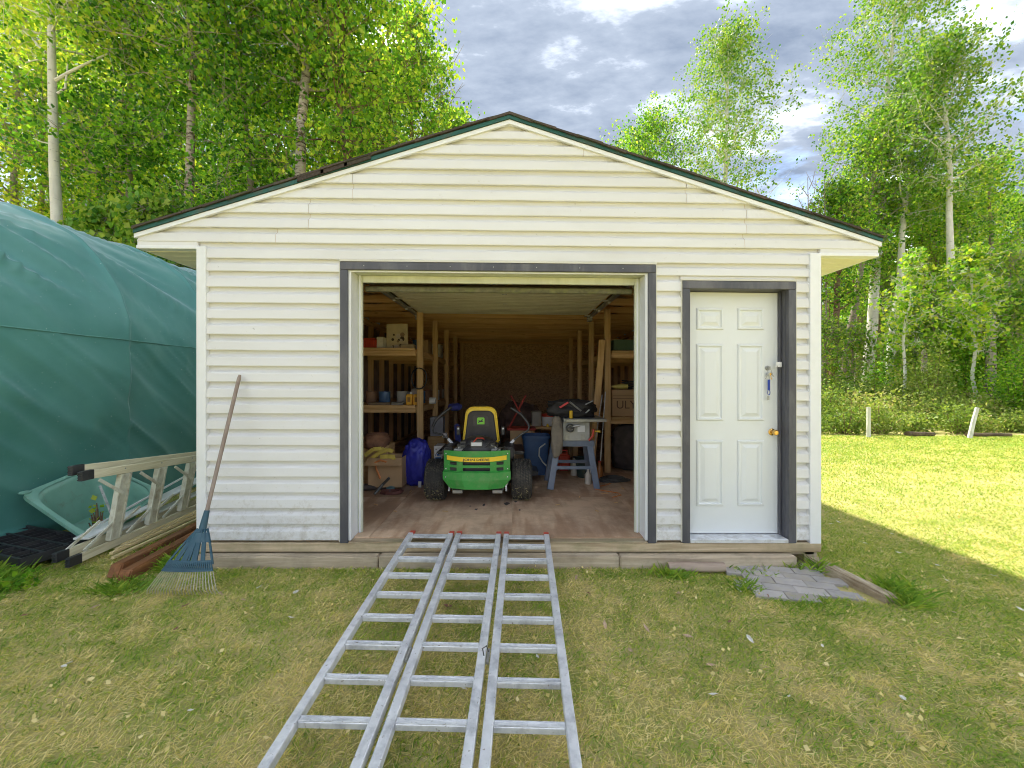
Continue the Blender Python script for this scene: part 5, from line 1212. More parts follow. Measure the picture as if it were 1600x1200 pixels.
def leafquads(cen, size, rng, tint, hang=.0, fold=.25):
    n = len(cen)
    u = rng.randn(n, 3); u[:, 2] -= hang * 1.5; u /= np.linalg.norm(u, axis=1)[:, None] + 1e-9
    w_ = rng.randn(n, 3); w_ -= (w_ * u).sum(1)[:, None] * u; w_ /= np.linalg.norm(w_, axis=1)[:, None] + 1e-9
    nn = np.cross(u, w_); s = (size * rng.uniform(.65, 1.25, n))[:, None]
    v = np.empty((n, 4, 3)); v[:, 0] = cen; v[:, 1] = cen + u * s * .55 + w_ * s * .42 + nn * s * fold * .4; v[:, 2] = cen + u * s * 1.1; v[:, 3] = cen + u * s * .55 - w_ * s * .42 + nn * s * fold * .4
    return v.reshape(-1, 3), np.repeat(tint, 4)
def rot_to(p): pass
def make_tree(name, label, cat, base, top, r0, crown0, crownR, nleaf, lsize, seed, barkm, leafm, group=None, nb=26, prof='oval', spread=.42, up=.55, hang=.3, wob=.12, tint0=.5, zmax=None):
    """tapered trunk from base to top, limbs, twigs and a crown of single leaves"""
    rng = np.random.RandomState(seed); base = np.array(base, float); top = np.array(top, float); H = top[2] - base[2]
    t = thing(name, label, cat, tuple(base), 0, group)
    K = 12; ts = np.linspace(0, 1, K); path = (top - base)[None] * ts[:, None]
    wobv = np.cumsum(rng.randn(K, 2) * wob * .35, 0); wobv -= wobv[0] + (wobv[-1] - wobv[0]) * ts[:, None]; path[:, :2] += wobv
    rad = r0 * (1 - ts) ** .75 + .012; rad[0] *= 1.25
    MB().tube([Vector(p) for p in path], list(rad), 10).build('trunk', barkm, t, smooth=True)
    at = lambda s: np.array([np.interp(s, ts, path[:, k]) for k in range(3)])
    br = MB(); cl = []
    for k in range(nb):
        s = crown0 + (1 - crown0) * ((k + rng.rand() * .8) / nb) ** .9; q = (s - crown0) / (1 - crown0)
        f = {'oval': math.sin(math.pi * min(1, .18 + .80 * q)) ** .8, 'cone': (1 - q) ** .8 * .95 + .1, 'tall': (.45 + .9 * q) * (1 - q ** 4) + .12}[prof]
        ln = crownR * max(.18, f) * rng.uniform(.7, 1.15); az_ = k * 2.4 + rng.rand() * .9; e = up * rng.uniform(.5, 1.3) + .35 * q
        d = np.array([math.cos(az_) * math.cos(e), math.sin(az_) * math.cos(e), math.sin(e)])
        p0 = at(s); pts = [p0]; cur = p0.copy(); dd = d.copy()
        for j in range(4):
            dd = dd + rng.randn(3) * .16; dd[2] += .02; dd /= np.linalg.norm(dd); cur = cur + dd * ln / 4; pts.append(cur.copy())
        rb = max(.008, np.interp(s, ts, rad) * .42)
        br.tube([Vector(p) for p in pts], [rb, rb * .75, rb * .5, rb * .3, rb * .12], 5, False)
        for j in range(1, 5):
            for g in range(2 if j > 1 else 1):
                d2 = dd * .4 + rng.randn(3); d2 /= np.linalg.norm(d2); L2 = ln * rng.uniform(.18, .42); tip = pts[j] + d2 * L2 + np.array([0, 0, .1 * L2])
                br.tube([Vector(pts[j]), Vector((pts[j] + tip) / 2 + rng.randn(3) * .04 * ln * .3), Vector(tip)], [rb * .28, rb * .2, .004], 3, False)
                cl += [tip, (pts[j] + tip) / 2]
            cl.append(pts[j])
    cl.append(at(1.0)); cl = np.array(cl)
    sub = []
    for c in cl:
        for g in range(4):
            e = np.clip(rng.randn(3), -1.6, 1.6) * spread * crownR * .26; sub.append(c + e)
            if g < 2: br.tube([Vector(c), Vector(c + e)], [.006, .003], 3, False)
    cl = np.array(sub)
    br.build('branches', barkm, t)
    wgt = rng.uniform(.25, 1, len(cl)) ** 1.5; wgt /= wgt.sum(); ci = rng.choice(len(cl), nleaf, p=wgt)
    off = np.clip(rng.randn(nleaf, 3), -1.8, 1.8) * spread * crownR * .10 * rng.uniform(.5, 1.1, len(cl))[ci][:, None]; cen = cl[ci] + off
    tn = np.clip(tint0 + (rng.rand(len(cl)) - .5)[ci] * .42 + rng.randn(nleaf) * .25, 0, 1)
    v, tt = leafquads(cen, lsize, rng, tn, hang)
    me = npmesh('crown', v, np.arange(len(v)), 4, leafm, tt); link('crown', me, t); return t
def trunk_line(p1, p2, d, H, y_extra=0):
    """two photo points on a trunk standing at distance d: gives base and top of the tree"""
    y = d - CAMD; a = P(*p1, y); b = P(*p2, y); s = (b.x - a.x) / (b.z - a.z)
    z0 = float(gz(a.x, y)) - .05
    return (a.x + s * (z0 - a.z), y, z0), (a.x + s * (H - a.z), y, H)
# left wood behind the shelter and shed
LEFT = [ # p1, p2, d, H, r, crown0, R, leaves, tint, bark, label
 ((88, 350), (79, 66), 9.6, 14.5, .13, .66, 2.5, 17000, .72, bark_w, 'smooth pale aspen with forked limb rising behind the tarp shelter'),
 ((300, 340), (318, 66), 10.0, 14.5, .13, .58, 2.4, 20000, .50, bark_s, 'speckled birch with swollen knot on trunk behind the shelter'),
 ((462, 280), (479, 66), 9.7, 14, .18, .60, 2.4, 20000, .42, bark_s, 'thick rough barked birch leaning over the shed roof'),
 ((545, 260), (543, 80), 9.6, 12.5, .11, .50, 2.1, 18000, .50, bark_b, 'brown barked poplar standing behind the left roof slope'),
 ((640, 200), (640, 100), 13.0, 13.2, .10, .30, 2.1, 19000, .48, bark_b, 'slender poplar at the right end of left wood'),
 ((712, 250), (712, 170), 15.0, 11.4, .10, .35, 1.7, 12000, .42, bark_b, 'short dense poplar beside the bare twigs above the roof'),
 ((190, 300), (188, 80), 10.9, 13.5, .11, .30, 2.1, 24000, .22, bark_g, 'dark leaved tree between the pale aspen and the birch'),
 ((20, 330), (15, 80), 13.0, 15, .13, .25, 2.9, 26000, .80, bark_g, 'bright yellow green tree at far left of wood'),
 ((392, 300), (386, 90), 10.6, 14, .10, .32, 2.2, 25000, .30, bark_g, 'dark green tree between the two birches'),
 ((250, 300), (255, 90), 16.5, 16, .13, .25, 2.8, 22000, .58, bark_g, 'mid green tree deep in the wood behind the birch'),
 ((130, 320), (128, 90), 17.5, 17, .13, .25, 3.0, 22000, .72, bark_g, 'tall yellow green tree deep behind the pale aspen'),
 ((505, 290), (508, 90), 16.0, 15, .12, .25, 2.7, 22000, .55, bark_g, 'tall mid green tree deep behind the rough birch'),
 ((590, 260), (590, 90), 15.5, 14, .12, .25, 2.3, 18000, .55, bark_g, 'tree with light foliage deep behind the brown poplar'),
 ((60, 330), (62, 120), 14.5, 13, .11, .16, 2.5, 15000, .66, bark_g, 'leafy tree filling the gap left of the pale aspen'),
 ((160, 330), (164, 120), 15.0, 12, .11, .14, 2.4, 15000, .55, bark_g, 'leafy tree low in the wood right of pale aspen'),
 ((285, 330), (282, 120), 13.6, 11, .10, .14, 2.2, 15000, .50, bark_g, 'leafy tree low in the wood behind the knotted birch'),
 ((350, 330), (352, 120), 15.5, 13, .11, .16, 2.4, 15000, .60, bark_g, 'light leafy tree between the knotted birch and dark tree'),
 ((440, 300), (436, 120), 13.2, 11.5, .10, .16, 2.1, 14000, .45, bark_g, 'leafy tree just left of the rough barked birch'),
 ((560, 280), (565, 120), 13.4, 11, .10, .20, 2.0, 13000, .58, bark_g, 'leafy tree low behind the brown barked poplar'),
]
for k, (p1, p2, d, H, r_, c0, Rr, nl, tn, bk_, lb) in enumerate(LEFT):
    b_, t_ = trunk_line(p1, p2, d, H)
    make_tree('woodland_tree', lb, 'tree', b_, t_, r_, c0, Rr, int(nl * .80), .104, 100 + k, bk_, leaf_m, 'trees of the left hand wood', nb=34, prof='oval', spread=.62, tint0=tn, up=.35, hang=.5, wob=.22)
# forked limbs low on the pale aspen
asp = [o for o in COL.objects if o.get('label', '').startswith('smooth pale aspen')][0]
d = 9.6; y = d - CAMD
for pts, r_ in ((((86, 126), (110, 112), (140, 97), (168, 84)), .040), (((90, 146), (102, 138), (104, 118), (106, 100)), .030), (((72, 82), (60, 72), (50, 60), (36, 48)), .030), (((80, 225), (66, 222), (52, 216)), .016), (((70, 92), (54, 94), (40, 98)), .018)):
    MB().tube([P(*p, y) - Vector(asp.location) for p in pts], [r_ * (1 - .2 * k) for k in range(len(pts))], 7, False).build('limb', bark_w, asp, smooth=True)
# understory saplings with big drooping leaves
for k, (px, d, H, Rr, nl, tn, lb) in enumerate(((150, 9.4, 5.4, 1.15, 6500, .55, 'leafy sapling overhanging the tarp shelter ridge, left one'), (240, 8.6, 5.3, 1.2, 7000, .62, 'leafy sapling with drooping pale leaves behind shelter'), (318, 9.0, 4.7, 1.1, 6000, .5, 'leafy sapling against the left eave of the shed'), (60, 10.2, 5.3, 1.3, 6500, .7, 'yellow green sapling behind the shelter near pale aspen'), (420, 10.4, 5.9, 1.3, 6500, .42, 'dark sapling behind the left roof slope under rough birch'), (500, 10.8, 6.6, 1.2, 6000, .55, 'light sapling behind the roof by the brown poplar'))):
    x = (px - 800) / FPX * d
    make_tree('sapling', lb, 'tree', (x, d - CAMD, -.05), (x + .2, d - CAMD, H), .035, .18, Rr, nl, .115, 200 + k, bark_g, leafp_m, 'saplings at the edge of the left wood', nb=22, spread=.7, tint0=tn, hang=1.2, up=.6)
# bare dead tops
def bare(base, H, seed, label, spreadx=.5, n=9):
    rng = random.Random(seed); t = wthing('dead_tree', label, 'tree', base); m = MB(); b = Vector(base)
    MB().tube([b, b + Vector((.1, 0, H * .5)), b + Vector((.0, 0, H))], [.09, .05, .012], 6).build('trunk', bark_g, t)
    for k in range(n):
        z = H * (.62 + .36 * k / n); a = k * 2.4; p = b + Vector((.05, 0, z)); L_ = spreadx * rng.uniform(1.2, 2.8)
        dv = Vector((math.cos(a), math.sin(a) * .6, .7 + rng.random())).normalized(); q_ = p + dv * L_ * .5; e = q_ + (dv + Vector((rng.uniform(-.4, .4), 0, .5))).normalized() * L_ * .6
        m.tube([p, q_, e], [.022, .014, .005], 5, False)
        for g in range(3): w2 = p.lerp(e, .4 + .2 * g); m.tube([w2, w2 + Vector((rng.uniform(-.4, .4), rng.uniform(-.2, .2), rng.uniform(.1, .5)))], [.008, .003], 4, False)
    m.build('branches', bark_g, t)
bare(((683 - 800) / FPX * 14, 14 - CAMD, 0), 13.4, 3, 'bare dead twigs rising between poplars above the left roof', .55, 10)
bare(((1262 - 800) / FPX * 20, 20 - CAMD, 0), 11.8, 5, 'bare dead tree showing above the right eave', .6, 11)
bare(((1288 - 800) / FPX * 21, 21 - CAMD, 0), 12.4, 8, 'second bare dead tree beside the tall right aspen', .6, 11)
# right wood
RIGHT = [
 ((1355, 604), (1379, 300), 18.5, 20.5, .24, .46, 3.0, 17000, .52, bark_w, 'tall', 'tallest pale aspen with open crown beyond the lawn'),
 ((1390, 610), (1414, 367), 17.5, 14.5, .19, .55, 2.2, 8500, .50, bark_w, 'oval', 'pale aspen leaning right beside the tallest aspen'),
 ((1485, 560), (1482, 250), 16.0, 15.0, .17, .58, 2.4, 10000, .50, bark_w, 'oval', 'slim white aspen with broken top branch near right edge'),
 ((1314, 607), (1345, 427), 18.0, 13.0, .17, .50, 2.2, 8000, .42, bark_g, 'oval', 'grey trunk leaning strongly right near the shed corner'),
 ((1303, 610), (1305, 470), 17.0, 9.5, .17, .45, 1.9, 8000, .35, bark_b, 'oval', 'dark upright trunk nearest the shed corner trim'),
 ((1366, 608), (1370, 515), 18.9, 10.5, .18, .45, 2.0, 8000, .40, bark_b, 'oval', 'reddish brown trunk tight behind the tallest aspen'),
 ((1437, 600), (1441, 470), 19.0, 11.0, .10, .35, 2.2, 9000, .45, bark_b, 'oval', 'thin brown trunk between the aspens and white aspen'),
 ((1412, 630), (1426, 470), 15.5, 6.5, .05, .40, .9, 1800, .60, bark_w, 'oval', 'thin pale sapling bowing right in front of aspens'),
 ((1527, 640), (1521, 460), 15.0, 6.5, .055, .40, 1.1, 2500, .60, bark_w, 'oval', 'thin pale sapling above the leaning fence post'),
 ((1130, 300), (1136, 120), 20.5, 19.2, .20, .46, 3.1, 15000, .55, bark_w, 'oval', 'tall lone aspen rising above the right roof slope'),
 ((1010, 300), (1010, 220), 21.0, 15.0, .14, .40, 3.3, 14000, .34, bark_g, 'oval', 'rounded tree top showing above the roof near ridge'),
 ((1545, 500), (1545, 320), 18.0, 11.4, .15, .22, 2.7, 12000, .50, bark_g, 'oval', 'dense green tree at the right edge beyond fence post'),
 ((1590, 500), (1590, 360), 20.5, 10.8, .15, .18, 2.6, 9500, .42, bark_g, 'oval', 'dark green tree cut by the right edge'),
 ((1450, 500), (1450, 360), 20.0, 11.0, .14, .24, 2.6, 10000, .50, bark_g, 'oval', 'bushy green tree behind the white aspen'),
 ((1345, 500), (1345, 380), 21.5, 10.6, .14, .26, 2.4, 9000, .42, bark_g, 'oval', 'bushy green tree behind the leaning grey trunk'),
 ((1400, 500), (1400, 380), 23.0, 12.4, .14, .26, 2.9, 10000, .55, bark_g, 'oval', 'tall bushy tree deep behind the pale aspens'),
 ((1510, 500), (1510, 380), 24.0, 12.2, .14, .24, 2.9, 10000, .48, bark_g, 'oval', 'tall bushy tree deep behind the right saplings'),
 ((1290, 500), (1290, 420), 24.0, 10.0, .14, .24, 2.5, 8500, .38, bark_g, 'oval', 'bushy dark tree deep behind the shed corner'),
]
for k, (p1, p2, d, H, r_, c0, Rr, nl, tn, bk_, pf, lb) in enumerate(RIGHT):
    if d > 15.6: d *= 1.25; H = (H - 1.5) * 1.25 + 1.5; r_ *= 1.2; Rr *= 1.25
    b_, t_ = trunk_line(p1, p2, d, H)
    make_tree('woodland_tree', lb, 'tree', b_, t_, r_, c0, Rr, nl, .135, 300 + k, bk_, leafp_m if pf == 'tall' or k in (1, 2, 9) else leaf_m, 'trees beyond the right lawn', nb=30, prof=pf, spread=.55, tint0=tn, up=.5, hang=.5)
# broken snags
for (px, py0, py1, d, r_, lb) in ((1548, 640, 490, 15.5, .15, 'broken white snag among the shrubs at right'), (1444, 640, 546, 16.2, .10, 'short broken trunk among shrubs between the aspens')):
    y = d - CAMD; a = P(px, py1, y); b = Vector((a.x - .05, y, float(gz(a.x, y)) - .05)); m = MB(); m.tube([b, b.lerp(a, .5) + Vector((.03, 0, 0)), a - Vector((0, 0, .12)), a], [r_ * 1.1, r_, r_ * .9, r_ * .35], 9)
    tag(m.build('tree_snag', bark_s, None), lb, 'tree stump')
# extra slim trunks in the gloom, and bright saplings in front of them
for k, (px, d, py, lb) in enumerate(((1334, 23, 480, 'slim brown trunk in shade just right of the leaning grey trunk'), (1341, 25, 470, 'slim grey trunk in shade left of the tallest aspen'), (1374, 24, 480, 'slim brown trunk in shade behind the reddish trunk'), (1380, 27, 470, 'slim grey trunk in shade between reddish trunk and leaning aspen'), (1399, 23.5, 500, 'slim brown trunk tight beside the leaning pale aspen'), (1283, 21.5, 480, 'slim grey trunk in shade beside the shed corner trim'), (1296, 26, 490, 'slim brown trunk in shade left of the dark upright trunk'), (1420, 27, 480, 'slim grey trunk behind the bowing pale sapling'), (1462, 26, 470, 'slim brown trunk in shade left of the white aspen'), (1500, 25, 460, 'slim grey trunk in shade right of the white aspen'))):
    y = d - CAMD; a = P(px, py, y); b = Vector((a.x - .2, y, .2)); a.z = max(a.z, 7.5)
    tag(MB().tube([b, b.lerp(a, .5) + Vector((.05, 0, 0)), a], [.11, .085, .05], 7).build('slim_trunk', [bark_b, bark_g][k % 2], None, smooth=True), lb, 'tree', 'slim trunks in the right wood')
for k, (px, d, H, Rr, nl, lb) in enumerate(((1330, 19.5, 4.0, 1.3, 2200, 'bright leafy sapling hanging before the leaning grey trunk'), (1425, 18.5, 4.6, 1.3, 2400, 'bright leafy sapling between the leaning aspen and brown trunk'), (1455, 17.5, 5.0, 1.3, 2600, 'bright leafy sapling left of the white aspen'), (1505, 17.0, 6.0, 1.6, 3600, 'bright leafy sapling right of the white aspen'), (1570, 16.5, 6.6, 1.8, 4200, 'bright leafy sapling right of the broken snag'), (1600, 15.5, 5.0, 1.5, 3400, 'low leafy sapling at the far right of lawn'), (1285, 20.5, 4.6, 1.3, 2200, 'bright leafy sapling against the shed corner trim'), (1375, 24, 7.8, 2.0, 3800, 'leafy sapling in the gloom behind the aspens'))):
    x = (px - 800) / FPX * d
    make_tree('sapling', lb, 'tree', (x, d - CAMD, .1), (x + .2, d - CAMD, H), .04, .22, Rr, nl, .12, 250 + k, bark_g, leafp_m, 'saplings at the edge of the right wood', nb=20, spread=.75, tint0=.6, hang=.8, up=.45)
# far wood, one mass
rng = np.random.RandomState(77); n = 62000
fx = rng.uniform(-34, 52, n); fy = rng.uniform(29, 38, n); hh = 6.2 + 4.2 * vnoise(fx, fy * .3, .35)
# tapering skyline, cleared where the sky meets the roof
fz = hh * (rng.rand(n) ** .8); jj = vnoise(fx, fz * 1.6, .9) + vnoise(fx * 2.1, fz * 2, 1.3) * .6
keep = jj > .52; cen = np.stack([fx, fy, fz], 1)[keep]
tn = np.clip(.42 + (vnoise(cen[:, 0], cen[:, 2], .6) - .5) * .6 + rng.randn(len(cen)) * .15, 0, 1)
v, tt = leafquads(cen, .34, rng, tn, .4)
tag(link('far_woodland', npmesh('far_woodland', v, np.arange(len(v)), 4, leaf_m, tt)), 'far green woodland closing the view behind the trees', 'woodland', kind='stuff')
# shrubs along the lawn edge
def shrub(x, y, rx, h, n, seed, label, size=.075, tint=.5, mat=shrub_m, grp='shrubs along the lawn edge', zoff=0):
    rng = np.random.RandomState(seed); z0 = float(gz(x, y)) - .03; t = thing('shrub' if grp else 'weed', label, 'shrub' if grp else 'plant', (x, y, z0 + zoff), 0, grp)
    st = MB(); tips = []
    for k in range(16):
        a = rng.rand() * 6.28; q = rng.rand() ** .6; p = Vector((math.cos(a) * rx * q, math.sin(a) * rx * q * .7, h * (1 - .55 * q * q) * rng.uniform(.75, 1.05)))
        st.tube([Vector((p.x * .15, p.y * .15, 0)), Vector((p.x * .6, p.y * .6, p.z * .5)), p], [.014, .010, .004], 4, False)
        for f in (.35, .55, .75, 1): tips.append((p.x * (.2 + .8 * f), p.y * (.2 + .8 * f), p.z * f))
    st.build('stems', bark_b, t); tips = np.array(tips)
    ci = rng.randint(0, len(tips), n); cen = tips[ci] + rng.randn(n, 3) * np.array([.22 * rx, .2 * rx, .11 * h + .03]); cen[:, 2] = np.abs(cen[:, 2])
    tn = np.clip(tint + (rng.rand(len(tips)) - .5)[ci] * .4 + rng.randn(n) * .16, 0, 1); v, tt = leafquads(cen, size, rng, tn, .3)
    link('foliage', npmesh('foliage', v, np.arange(len(v)), 4, mat, tt), t)
srn = random.Random(21); k = 0
for row, (yy_, h0, n_) in enumerate(((9.0, .75, 11), (10.4, 1.15, 10), (12.4, 1.5, 9))):
    for j in range(n_):
        x = 6.6 + j * (1.15 + .2 * row) + srn.uniform(-.3, .3); y = yy_ + srn.uniform(-.3, .5); h = h0 * srn.uniform(.75, 1.3)
        tv = srn.uniform(.35, .75); px = 800 + x / (y + CAMD) * FPX
        tone = 'dark green' if tv < .47 else 'mid green' if tv < .62 else 'yellow green'
        where = 'by the shed corner' if px < 1320 else 'near the upright fence post' if px < 1395 else 'between the fence posts' if px < 1480 else 'near the leaning fence post' if px < 1550 else 'far right of the leaning fence post'
        shrub(x, y, .75 + .22 * row, h, 1500 + 250 * row, 400 + k, ['low %s shrub in front row %s', 'waist high %s shrub in middle row %s', 'taller %s shrub in back row %s'][row] % (tone, where), .07 + .012 * row, tv); k += 1
shrub((1455 - 800) / FPX * 14.6, 11.2, 1.0, 3.0, 3600, 470, 'tall feathery bush standing between the two fence posts', .08, .55)
shrub((1590 - 800) / FPX * 14.2, 10.8, 1.3, 3.2, 4200, 471, 'tall bright green bush at the right edge beyond lawn', .09, .5, leaf_m)
shrub((1510 - 800) / FPX * 16.2, 12.8, 1.3, 4.2, 4500, 472, 'tall dense green bush behind the leaning fence post', .10, .45, leaf_m)
shrub((1400 - 800) / FPX * 22, 18.5, 1.8, 3.0, 4000, 473, 'dark green bush in shade between the aspen trunks', .12, .3, leaf_m)

# ---- grass
grass_m = LEAF('grass_blade', [(0, (.10, .22, .02)), (.35, (.265, .42, .042)), (.55, (.48, .52, .07)), (.72, (.72, .60, .21)), (1, (.88, .76, .42))], .25, .6)
def blades(name, x, y, h, wd, tint, rng, lie, label, z=None):
    n = len(x); zz_ = gz(x, y) if z is None else z
    a = rng.rand(n) * 2 * np.pi; el_ = np.where(lie > .5, rng.uniform(.02, .35, n), rng.uniform(.35, 1.25, n))
    d = np.stack([np.cos(a) * np.cos(el_), np.sin(a) * np.cos(el_), np.sin(el_)], 1); b2 = a + np.pi / 2 + rng.randn(n) * .4; s = np.stack([np.cos(b2), np.sin(b2), np.zeros(n)], 1)
    p = np.stack([x, y, zz_], 1); p[:, 2] += np.where(lie > .5, rng.uniform(0, .014, n), -.002); v = np.empty((n, 4, 3))
    bend = np.stack([np.cos(a), np.sin(a), np.zeros(n)], 1) * (h * .25)[:, None]
    v[:, 0] = p - s * wd[:, None] / 2; v[:, 1] = p + s * wd[:, None] / 2; mid = p + d * (h * .6)[:, None]; v[:, 2] = mid + s * wd[:, None] * .35; v[:, 3] = p + d * h[:, None] + bend
    v = v.reshape(-1, 3); f = (np.arange(n)[:, None] * 4 + np.array([0, 1, 2, 3])[None]).reshape(-1)
    return tag(link(name, npmesh(name, v, f, 4, grass_m, np.repeat(tint, 4))), label, 'grass', kind='stuff')
def okay(x, y):
    shed_ = (x > -2.66) & (x < 2.60) & (y > -.13); pav_ = (x > 1.80) & (x < 2.44) & (y > -.60) & (y < -.15); edge_ = (x > 2.45) & (x < 2.66) & (y > -.68) & (y < 0)
    return ~(shed_ | pav_ | edge_)
rng = np.random.RandomState(12)
def patch(x, y): return vnoise(x, y, 1.1) * .22 + vnoise(x + 9, y, 4.3) * .34 + vnoise(x, y + 5, 11) * .44
n = 700000; d_ = 1.35 + 4.6 * rng.rand(n) ** 1.25; x = rng.uniform(-1, 1, n) * (1.33 * d_ + 1.7); y = d_ - CAMD
k = okay(x, y) & (x > -5.2) & (rng.rand(n) < np.where(np.abs(x) < 1.33 * d_, 1, .6)) & (rng.rand(n) < np.clip(d_ / 3.4, .35, 1) * np.clip((5.9 - d_) / 2.4, 0, 1)); x, y = x[k], y[k]; n = len(x)
pt = patch(x, y); green = np.clip((pt - .48) * 2.4 + .52 + np.clip(x - 2.3, 0, 1) * .35 + np.clip(-x - 3.0, 0, 1) * .3 + np.clip(-np.abs(y + .22) + .12, 0, .1) * 3, .08, .97)
isg = rng.rand(n) < green
tint = np.where(isg, np.clip(.37 + rng.randn(n) * .20, 0, .62), np.clip(.80 + rng.randn(n) * .15, .55, 1)); lie = np.where(isg, rng.rand(n) < .15, rng.rand(n) < .8).astype(float)
h = np.where(isg, rng.uniform(.012, .036, n), rng.uniform(.018, .05, n)); wd = np.where(isg, rng.uniform(.0025, .0045, n), rng.uniform(.0015, .003, n))
blades('lawn_grass', x, y, h, wd, tint, rng, lie, 'short patchy grass of green blades and dry straw before the shed')
n = 330000; y = rng.uniform(-1.9, 8.3, n); x = rng.uniform(2.4, 19, n); d_ = y + CAMD
k = okay(x, y) & (x < 1.33 * d_ + 1.9) & (x > .45 * d_ - .2); x, y, d_ = x[k], y[k], d_[k]; n = len(x)
pt = patch(x * .5, y); green = np.clip((pt - .38) * 1.5 + .60 + np.clip((3.9 - x) * 2, 0, .25), .3, .95); isg = rng.rand(n) < green
tint = np.where(isg, np.clip(.36 + rng.randn(n) * .15, .0, .6), np.clip(.68 + rng.randn(n) * .12, .55, .95)); lie = np.where(isg, rng.rand(n) < .1, rng.rand(n) < .5).astype(float)
h = rng.uniform(.014, .034, n) * np.clip(d_ / 4.5, .9, 1.6); wd = rng.uniform(.004, .007, n) * np.clip(d_ / 3.6, .8, 3)
blades('side_lawn_grass', x, y, h, wd, tint, rng, lie, 'sunlit yellow green lawn grass stretching beside the shed')
# taller tufts by walls, edging, timbers, rake and tub
spots = [(2.46, -.16, .08, 90, .15), (2.30, -.13, .08, 60, .10), (2.68, -.64, .12, 300, .10), (2.0, -.67, .28, 600, .055), (1.7, -.45, .10, 300, .08), (1.25, -.26, .14, 300, .09), (-2.2, -.17, .35, 420, .05), (-1.4, -.18, .3, 300, .045), (.8, -.17, .3, 220, .04), (-2.75, -.1, .12, 500, .13), (-2.85, -.45, .15, 400, .10), (-3.25, -.45, .12, 120, .05), (-3.95, -.52, .22, 1900, .14), (-4.1, -.5, .3, 1500, .17), (-3.75, -.66, .2, 700, .08), (1.9, -.22, .2, 130, .07), (2.75, -.5, .15, 400, .11), (-3.0, .1, .15, 500, .12)]
X, Y, Hh, T_ = [], [], [], []
for (sx_, sy_, r_, n_, hh_) in spots:
    X.append(sx_ + rng.randn(n_) * r_ * .55); Y.append(sy_ + rng.randn(n_) * r_ * .4); Hh.append(hh_ * rng.uniform(.45, 1.15, n_)); T_.append(np.clip(.27 + rng.randn(n_) * .14, 0, .6) if hh_ < .2 else np.clip(.5 + rng.randn(n_) * .2, .1, .9))
X, Y, Hh, T_ = map(np.concatenate, (X, Y, Hh, T_)); k = okay(X, Y) | ((X > 1.8) & (X < 2.5) & (Y > -.3) & (Y < -.12)); X, Y, Hh, T_ = X[k], Y[k], Hh[k], T_[k]
blades('grass_tufts', X, Y, Hh, rng.uniform(.003, .006, len(X)), T_, rng, np.zeros(len(X)), 'taller grass tufts along timbers and pavers')
# weeds at the left
n = 800; cx = rng.choice(26, n); wx = rng.uniform(-4.3, -3.55, 26); wy = np.interp(wx, [-4.3, -3.15], [-.62, -.45]) + rng.randn(26) * .14; wh = rng.uniform(.05, .16, 26)
cen = np.stack([wx[cx] + rng.randn(n) * .05, wy[cx] + rng.randn(n) * .05, np.abs(rng.rand(n)) * wh[cx]], 1)
v, tt = leafquads(cen, .042, rng, np.clip(.45 + rng.randn(n) * .16, 0, 1), -.2)
tag(link('weeds', npmesh('weeds', v, np.arange(len(v)), 4, leaf_m, tt)), 'low broad leaved weeds growing before the black grid panel', 'weeds', kind='stuff')
shrub(-4.02, .5, .07, .34, 34, 480, 'yellow green weed growing up inside the mint tub', .055, .85, leaf_m, None, .05)
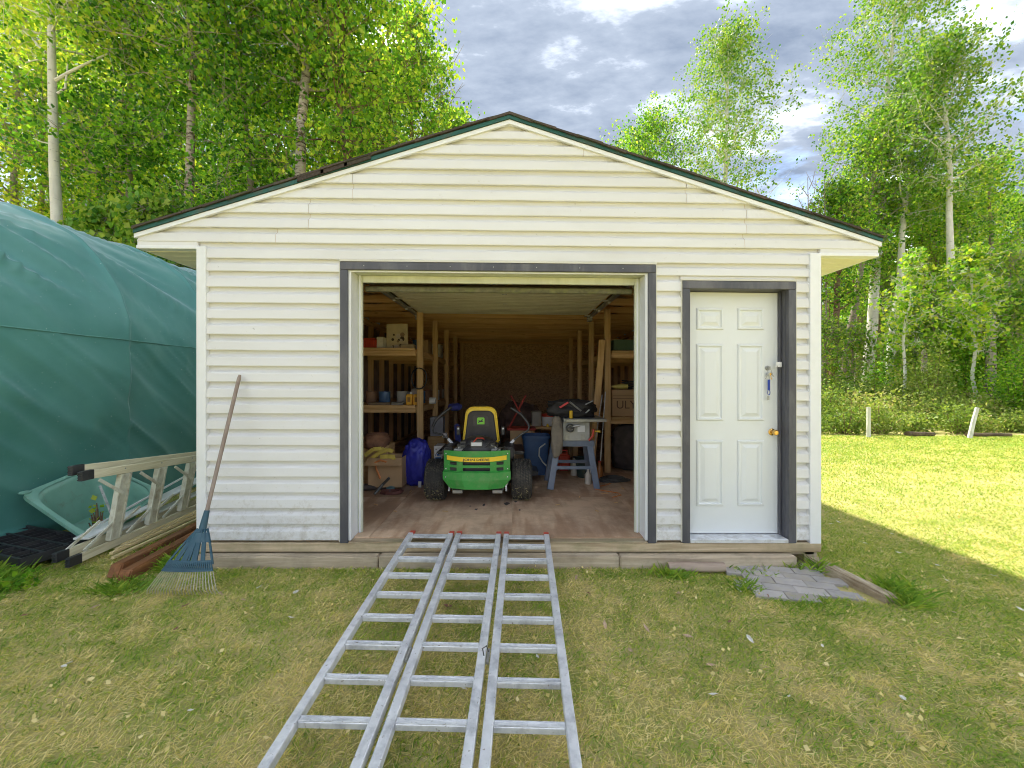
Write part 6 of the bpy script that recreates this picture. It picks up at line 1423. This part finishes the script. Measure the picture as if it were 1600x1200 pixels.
# fallen leaves and pale fluff
lf_m = [M('dry_leaf_brown', (.30, .15, .09), .8, var=.3), M('dry_leaf_tan', (.52, .36, .24), .8, var=.25), M('dry_leaf_white', (.72, .68, .60), .8, var=.15)]
rl = random.Random(31)
FL = [(38, 965, 0), (1140, 976, 0), (1075, 998, 1), (108, 1040, 2), (298, 1112, 2), (100, 1045, 2), (455, 968, 2), (462, 928, 2), (405, 920, 2), (1490, 962, 1), (1172, 1005, 2), (1285, 1015, 2), (1200, 935, 0), (1110, 1045, 1), (985, 1020, 1), (1233, 1095, 2), (1115, 1090, 2), (1410, 1097, 2), (1385, 1047, 2), (1060, 930, 1), (1155, 925, 2), (1345, 850, 2), (1352, 852, 2), (1405, 868, 2), (1465, 888, 2), (1480, 912, 2), (1300, 820, 2), (1310, 817, 2), (1395, 837, 2), (1555, 905, 2), (1490, 925, 1), (1595, 957, 2), (560, 1060, 2), (840, 1030, 2), (725, 1080, 2), (275, 985, 0), (290, 948, 0), (150, 950, 1), (380, 940, 1), (345, 930, 1), (920, 930, 0), (900, 905, 1), (945, 980, 1), (1010, 985, 1), (820, 935, 2), (700, 950, 0), (560, 955, 1)]
lm = []
for c_ in range(3):
    m = MB(); pts = [(-.5, 0, .02), (-.25, .22, .10), (.1, .26, .06), (.5, 0, .16), (.1, -.24, .09), (-.25, -.2, .05), (0, 0, .0)]
    m.add(pts, [(0, 1, 6), (1, 2, 6), (2, 3, 6), (3, 4, 6), (4, 5, 6), (5, 0, 6)]); me = m.mesh('fallen_leaf'); me.materials.append(lf_m[c_]); lm.append(me)
lbn = ['curled brown dead leaf lying on the lawn', 'tan dry leaf lying on the lawn', 'pale bleached leaf scrap lying on the lawn']; gpn = ['brown dead leaves on the lawn', 'tan dry leaves on the lawn', 'pale leaf scraps on the lawn']
for (px, py, c_) in FL:
    g = G(px, py); o = link('fallen_leaf', lm[c_]); s_ = rl.uniform(.04, .065) * (1.15 if c_ == 0 else 1)
    o.location = (g.x, g.y, float(gz(g.x, g.y)) + .018); o.rotation_euler = (rl.uniform(-.4, .4), rl.uniform(-.4, .4), rl.uniform(0, 6.28)); o.scale = (s_, s_ * rl.uniform(.55, 1), s_); tag(o, lbn[c_], 'leaf', gpn[c_])
n = 2600; d_ = rng.uniform(1.5, 11, n); x = rng.uniform(-1.3, 1.3, n) * d_; y = d_ - CAMD; k = okay(x, y) & ((x > 2.6) | (y < -.1)) & (x > -4) ; x, y = x[k], y[k]; n = len(x)
cen = np.stack([x, y, gz(x, y) + .02], 1); v, tt = leafquads(cen, .022, rng, np.clip(.85 + rng.randn(n) * .12, .6, 1), -.1)
tag(link('leaf_litter', npmesh('leaf_litter', v, np.arange(len(v)), 4, grass_m, tt)), 'fine pale litter scattered through the lawn', 'litter', kind='stuff')
